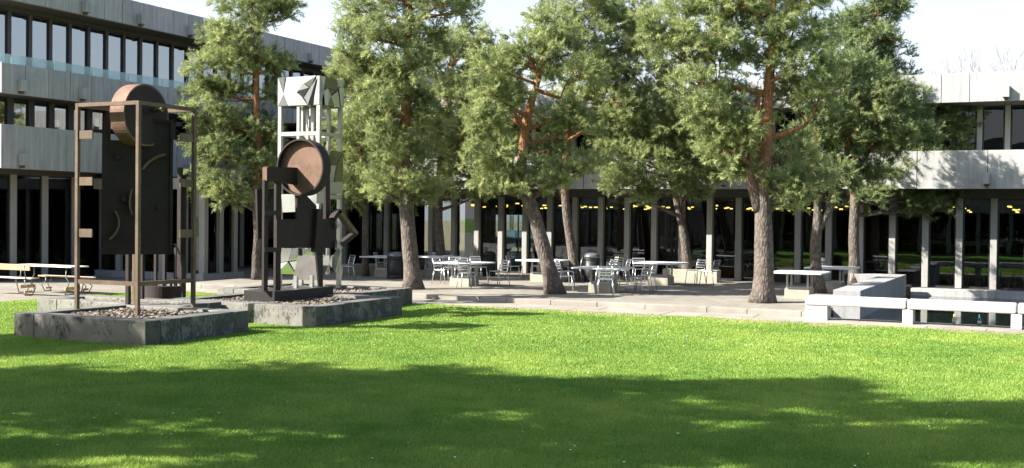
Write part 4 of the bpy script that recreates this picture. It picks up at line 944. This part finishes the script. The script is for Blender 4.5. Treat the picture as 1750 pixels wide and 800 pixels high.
# ------------------------------------------------------------------ behind the building
def bare_tree(x, y, h, seed, label):
    r = np.random.default_rng(seed); t = thing('bare_tree', label, 'tree', (x, y, -.05), 0, 'bare trees behind the roof'); m = MB()
    def grow(p, d, l, rad, lv):
        q = p + d * l; m.tube([p, (p + q) / 2 + r.normal(size=3) * l * .04, q], [rad, rad * .85, rad * .65], 4 if lv > 1 else 6, False)
        if lv >= 5: return
        for k in range(3 if lv < 4 else 4):
            nd = d + r.normal(size=3) * .42 + np.array([0, 0, .12]); nd /= np.linalg.norm(nd); grow(p + d * l * r.uniform(.6, 1.0), nd, l * r.uniform(.66, .86), rad * .58, lv + 1)
    grow(np.array([0., 0, 0]), np.array([0, 0, 1.]), h * .37, .14, 0)
    part('trunk', m, 'bare', t)
for i, (px, top, Dd) in enumerate(((1625, 92, 68), (1680, 78, 66), (1735, 68, 64))):
    p = atd(px, top, Dd); bare_tree(p[0], p[1], p[2] + .3, 5 + i, ('leafless tree left of the others above the right roof', 'leafless tree in the middle above the right roof', 'leafless tree at the right edge above the roof')[i])
ct = thing('parked_car', 'dark teal car parked on the street seen through the hall', 'car', (*onz(892, 441, -.05)[:2], -.05), .1)
c0 = np.array(onz(892, 441, -.05)); 
if c0[1] < 62: ct.location = (c0[0] * 64 / c0[1], 64, -.05)
prof = [(-2.0, .3), (2.0, .3), (2.05, .7), (1.3, .86), (.7, 1.32), (-.9, 1.36), (-1.6, .95), (-2.05, .85)]
part('body', MB().prism([(x, -.8, z) for x, z in prof], (0, 1.6, 0)), 'car_paint', ct, bevel=.06)
part('side_window', MB().prism([(1.1, -.81, .9), (.65, -.81, 1.27), (-.1, -.81, 1.29), (-.1, -.81, .9)], (0, .008, 0)), 'car_glass', ct); part('side_window', MB().prism([(-.18, -.81, .9), (-.18, -.81, 1.29), (-.85, -.81, 1.3), (-1.35, -.81, .95)], (0, .008, 0)), 'car_glass', ct)
for x in (-1.25, 1.25):
    for y in (-.82, .62): 
        wl = part('wheel', MB().tube([(x, y, .32), (x, y + .2, .32)], .32, 18), 'tyre', ct); part('rim', MB().tube([(x, y - .006, .32), (x, y + .02, .32)], .2, 14), 'alu', wl)
rb = thing('red_hoarding', 'red board fence on the street seen through the hall doors', 'fence', (-33.0, 74, -.05))
for i in range(8): part('board', MB().box(-5 + i * 1.25, -5 + i * 1.25 + 1.24, 0, .05, 0, .95), 'red', rb)
rt_ = random.Random(4)
for i in range(22):
    x = -42 + i * .62 + rt_.uniform(-.25, .25); y = 78 + rt_.uniform(0, 5)
    t = thing('slim_tree', 'slim pale tree trunk in the grove beyond the hall doors', 'tree', (x, y, -.05), 0, 'grove of slim trees seen through the hall')
    part('trunk', MB().tube([(0, 0, -.1), (rt_.uniform(-.1, .1), 0, 2.5), (rt_.uniform(-.2, .2), 0, 6)], [.09, .07, .03], 6), 'pale_trunk', t)

# ------------------------------------------------------------------ grass and daisies
def in_planter(x, y):
    m = np.zeros(len(x), bool)
    for a, b, c, d in ((-17.4, -14.2, 15.0, 17.8), (-19.95, -16.0, 17.8, 19.15), (-17.5, -13.6, 19.2, 22.6), (-19.05, -15.1, 22.6, 25.6)):
        m |= (x > a - .01) & (x < b + .01) & (y > c - .01) & (y < d + .01)
    return m
def visible(x, y, mrg=40):
    qx = x; qy = y; dd = FWD[0] * qx + FWD[1] * qy + FWD[2] * (LAWN_Z - H); u = 875 + F * (RT[0] * qx + RT[1] * qy + RT[2] * (LAWN_Z - H)) / dd; v = 400 - F * (UP[0] * qx + UP[1] * qy + UP[2] * (LAWN_Z - H)) / dd
    return (dd > 3) & (u > -260) & (u < 2010) & (v < 900), dd
def value_noise(x, y, cell, seed):
    r = np.random.default_rng(seed); g = r.uniform(size=(128, 128)); fx = x / cell; fy = y / cell; ix = np.floor(fx).astype(int); iy = np.floor(fy).astype(int); tx = fx - ix; ty = fy - iy
    tx = tx * tx * (3 - 2 * tx); ty = ty * ty * (3 - 2 * ty); q = lambda a, b: g[a % 128, b % 128]
    return (q(ix, iy) * (1 - tx) + q(ix + 1, iy) * tx) * (1 - ty) + (q(ix, iy + 1) * (1 - tx) + q(ix + 1, iy + 1) * tx) * ty
def grass():
    r = np.random.default_rng(5); n = 3600000
    x = r.uniform(-24.05, 4, n); y = r.uniform(6.0, LY1 - .01, n)
    ok, dd = visible(x, y); keep = ok & (r.uniform(size=n) < np.clip((11.5 / np.maximum(dd, 1)) ** 1.5, 0, 1)) & ~in_planter(x, y)
    worn = value_noise(x, y, .8, 3) + .5 * value_noise(x, y, .25, 4)
    keep &= ~((y > 24.6) & (worn < .30 + .95 * (y - 24.6) / 1.35) & (r.uniform(size=n) < .85))
    x, y, dd = x[keep], y[keep], dd[keep]; n = len(x)
    patch = .6 * value_noise(x, y, 1.6, 1) + .4 * value_noise(x, y, .35, 2)
    h = r.uniform(.016, .042, n) * (.75 + .5 * patch); a = r.uniform(0, 6.28, n); wd = .0042 * np.clip(dd / 10, 1, 2.6); lean = r.uniform(.1, .9, n) * h; la = r.uniform(0, 6.28, n)
    b = np.stack([x, y, np.full(n, LAWN_Z - .002)], 1); wv = np.stack([np.cos(a) * wd, np.sin(a) * wd, np.zeros(n)], 1)
    tip = b + np.stack([np.cos(la) * lean, np.sin(la) * lean, h], 1)
    V = np.empty((n * 3, 3), np.float32); V[0::3] = b - wv; V[1::3] = b + wv; V[2::3] = tip
    o = link('grass', np_mesh('grass', V, np.arange(n * 3).reshape(n, 3), 'grass', np.clip(.16 + .78 * patch + r.normal(size=n) * .17, 0, 1))); o['kind'] = 'stuff'
    tag(o, 'short bright green mown grass blades across the lawn', 'grass'); print('GRASS', n)
    n = 170; x = r.uniform(-23, 3, n * 3); y = r.uniform(8, 25.5, n * 3); ok, dd = visible(x, y); k = ok & ~in_planter(x, y) & (value_noise(x, y, 2.2, 9) > .45); x, y = x[k][:n], y[k][:n]
    V = []; Fc = []; q = 0
    for X, Y in zip(x, y):
        z = LAWN_Z + r.uniform(.025, .045); s = r.uniform(.008, .016); ring = [(X + s * math.cos(t), Y + s * math.sin(t), z + r.uniform(-.004, .004)) for t in np.linspace(0, 6.28, 7)[:6]]
        V += [(X, Y, z + .006)] + ring; Fc += [(q, q + 1 + i, q + 1 + (i + 1) % 6) for i in range(6)]; q += 7
    o = link('daisies', np_mesh('daisies', np.array(V), np.array(Fc), 'daisy')); o['kind'] = 'stuff'; tag(o, 'tiny white daisies sprinkled over the lawn', 'flowers')
grass()
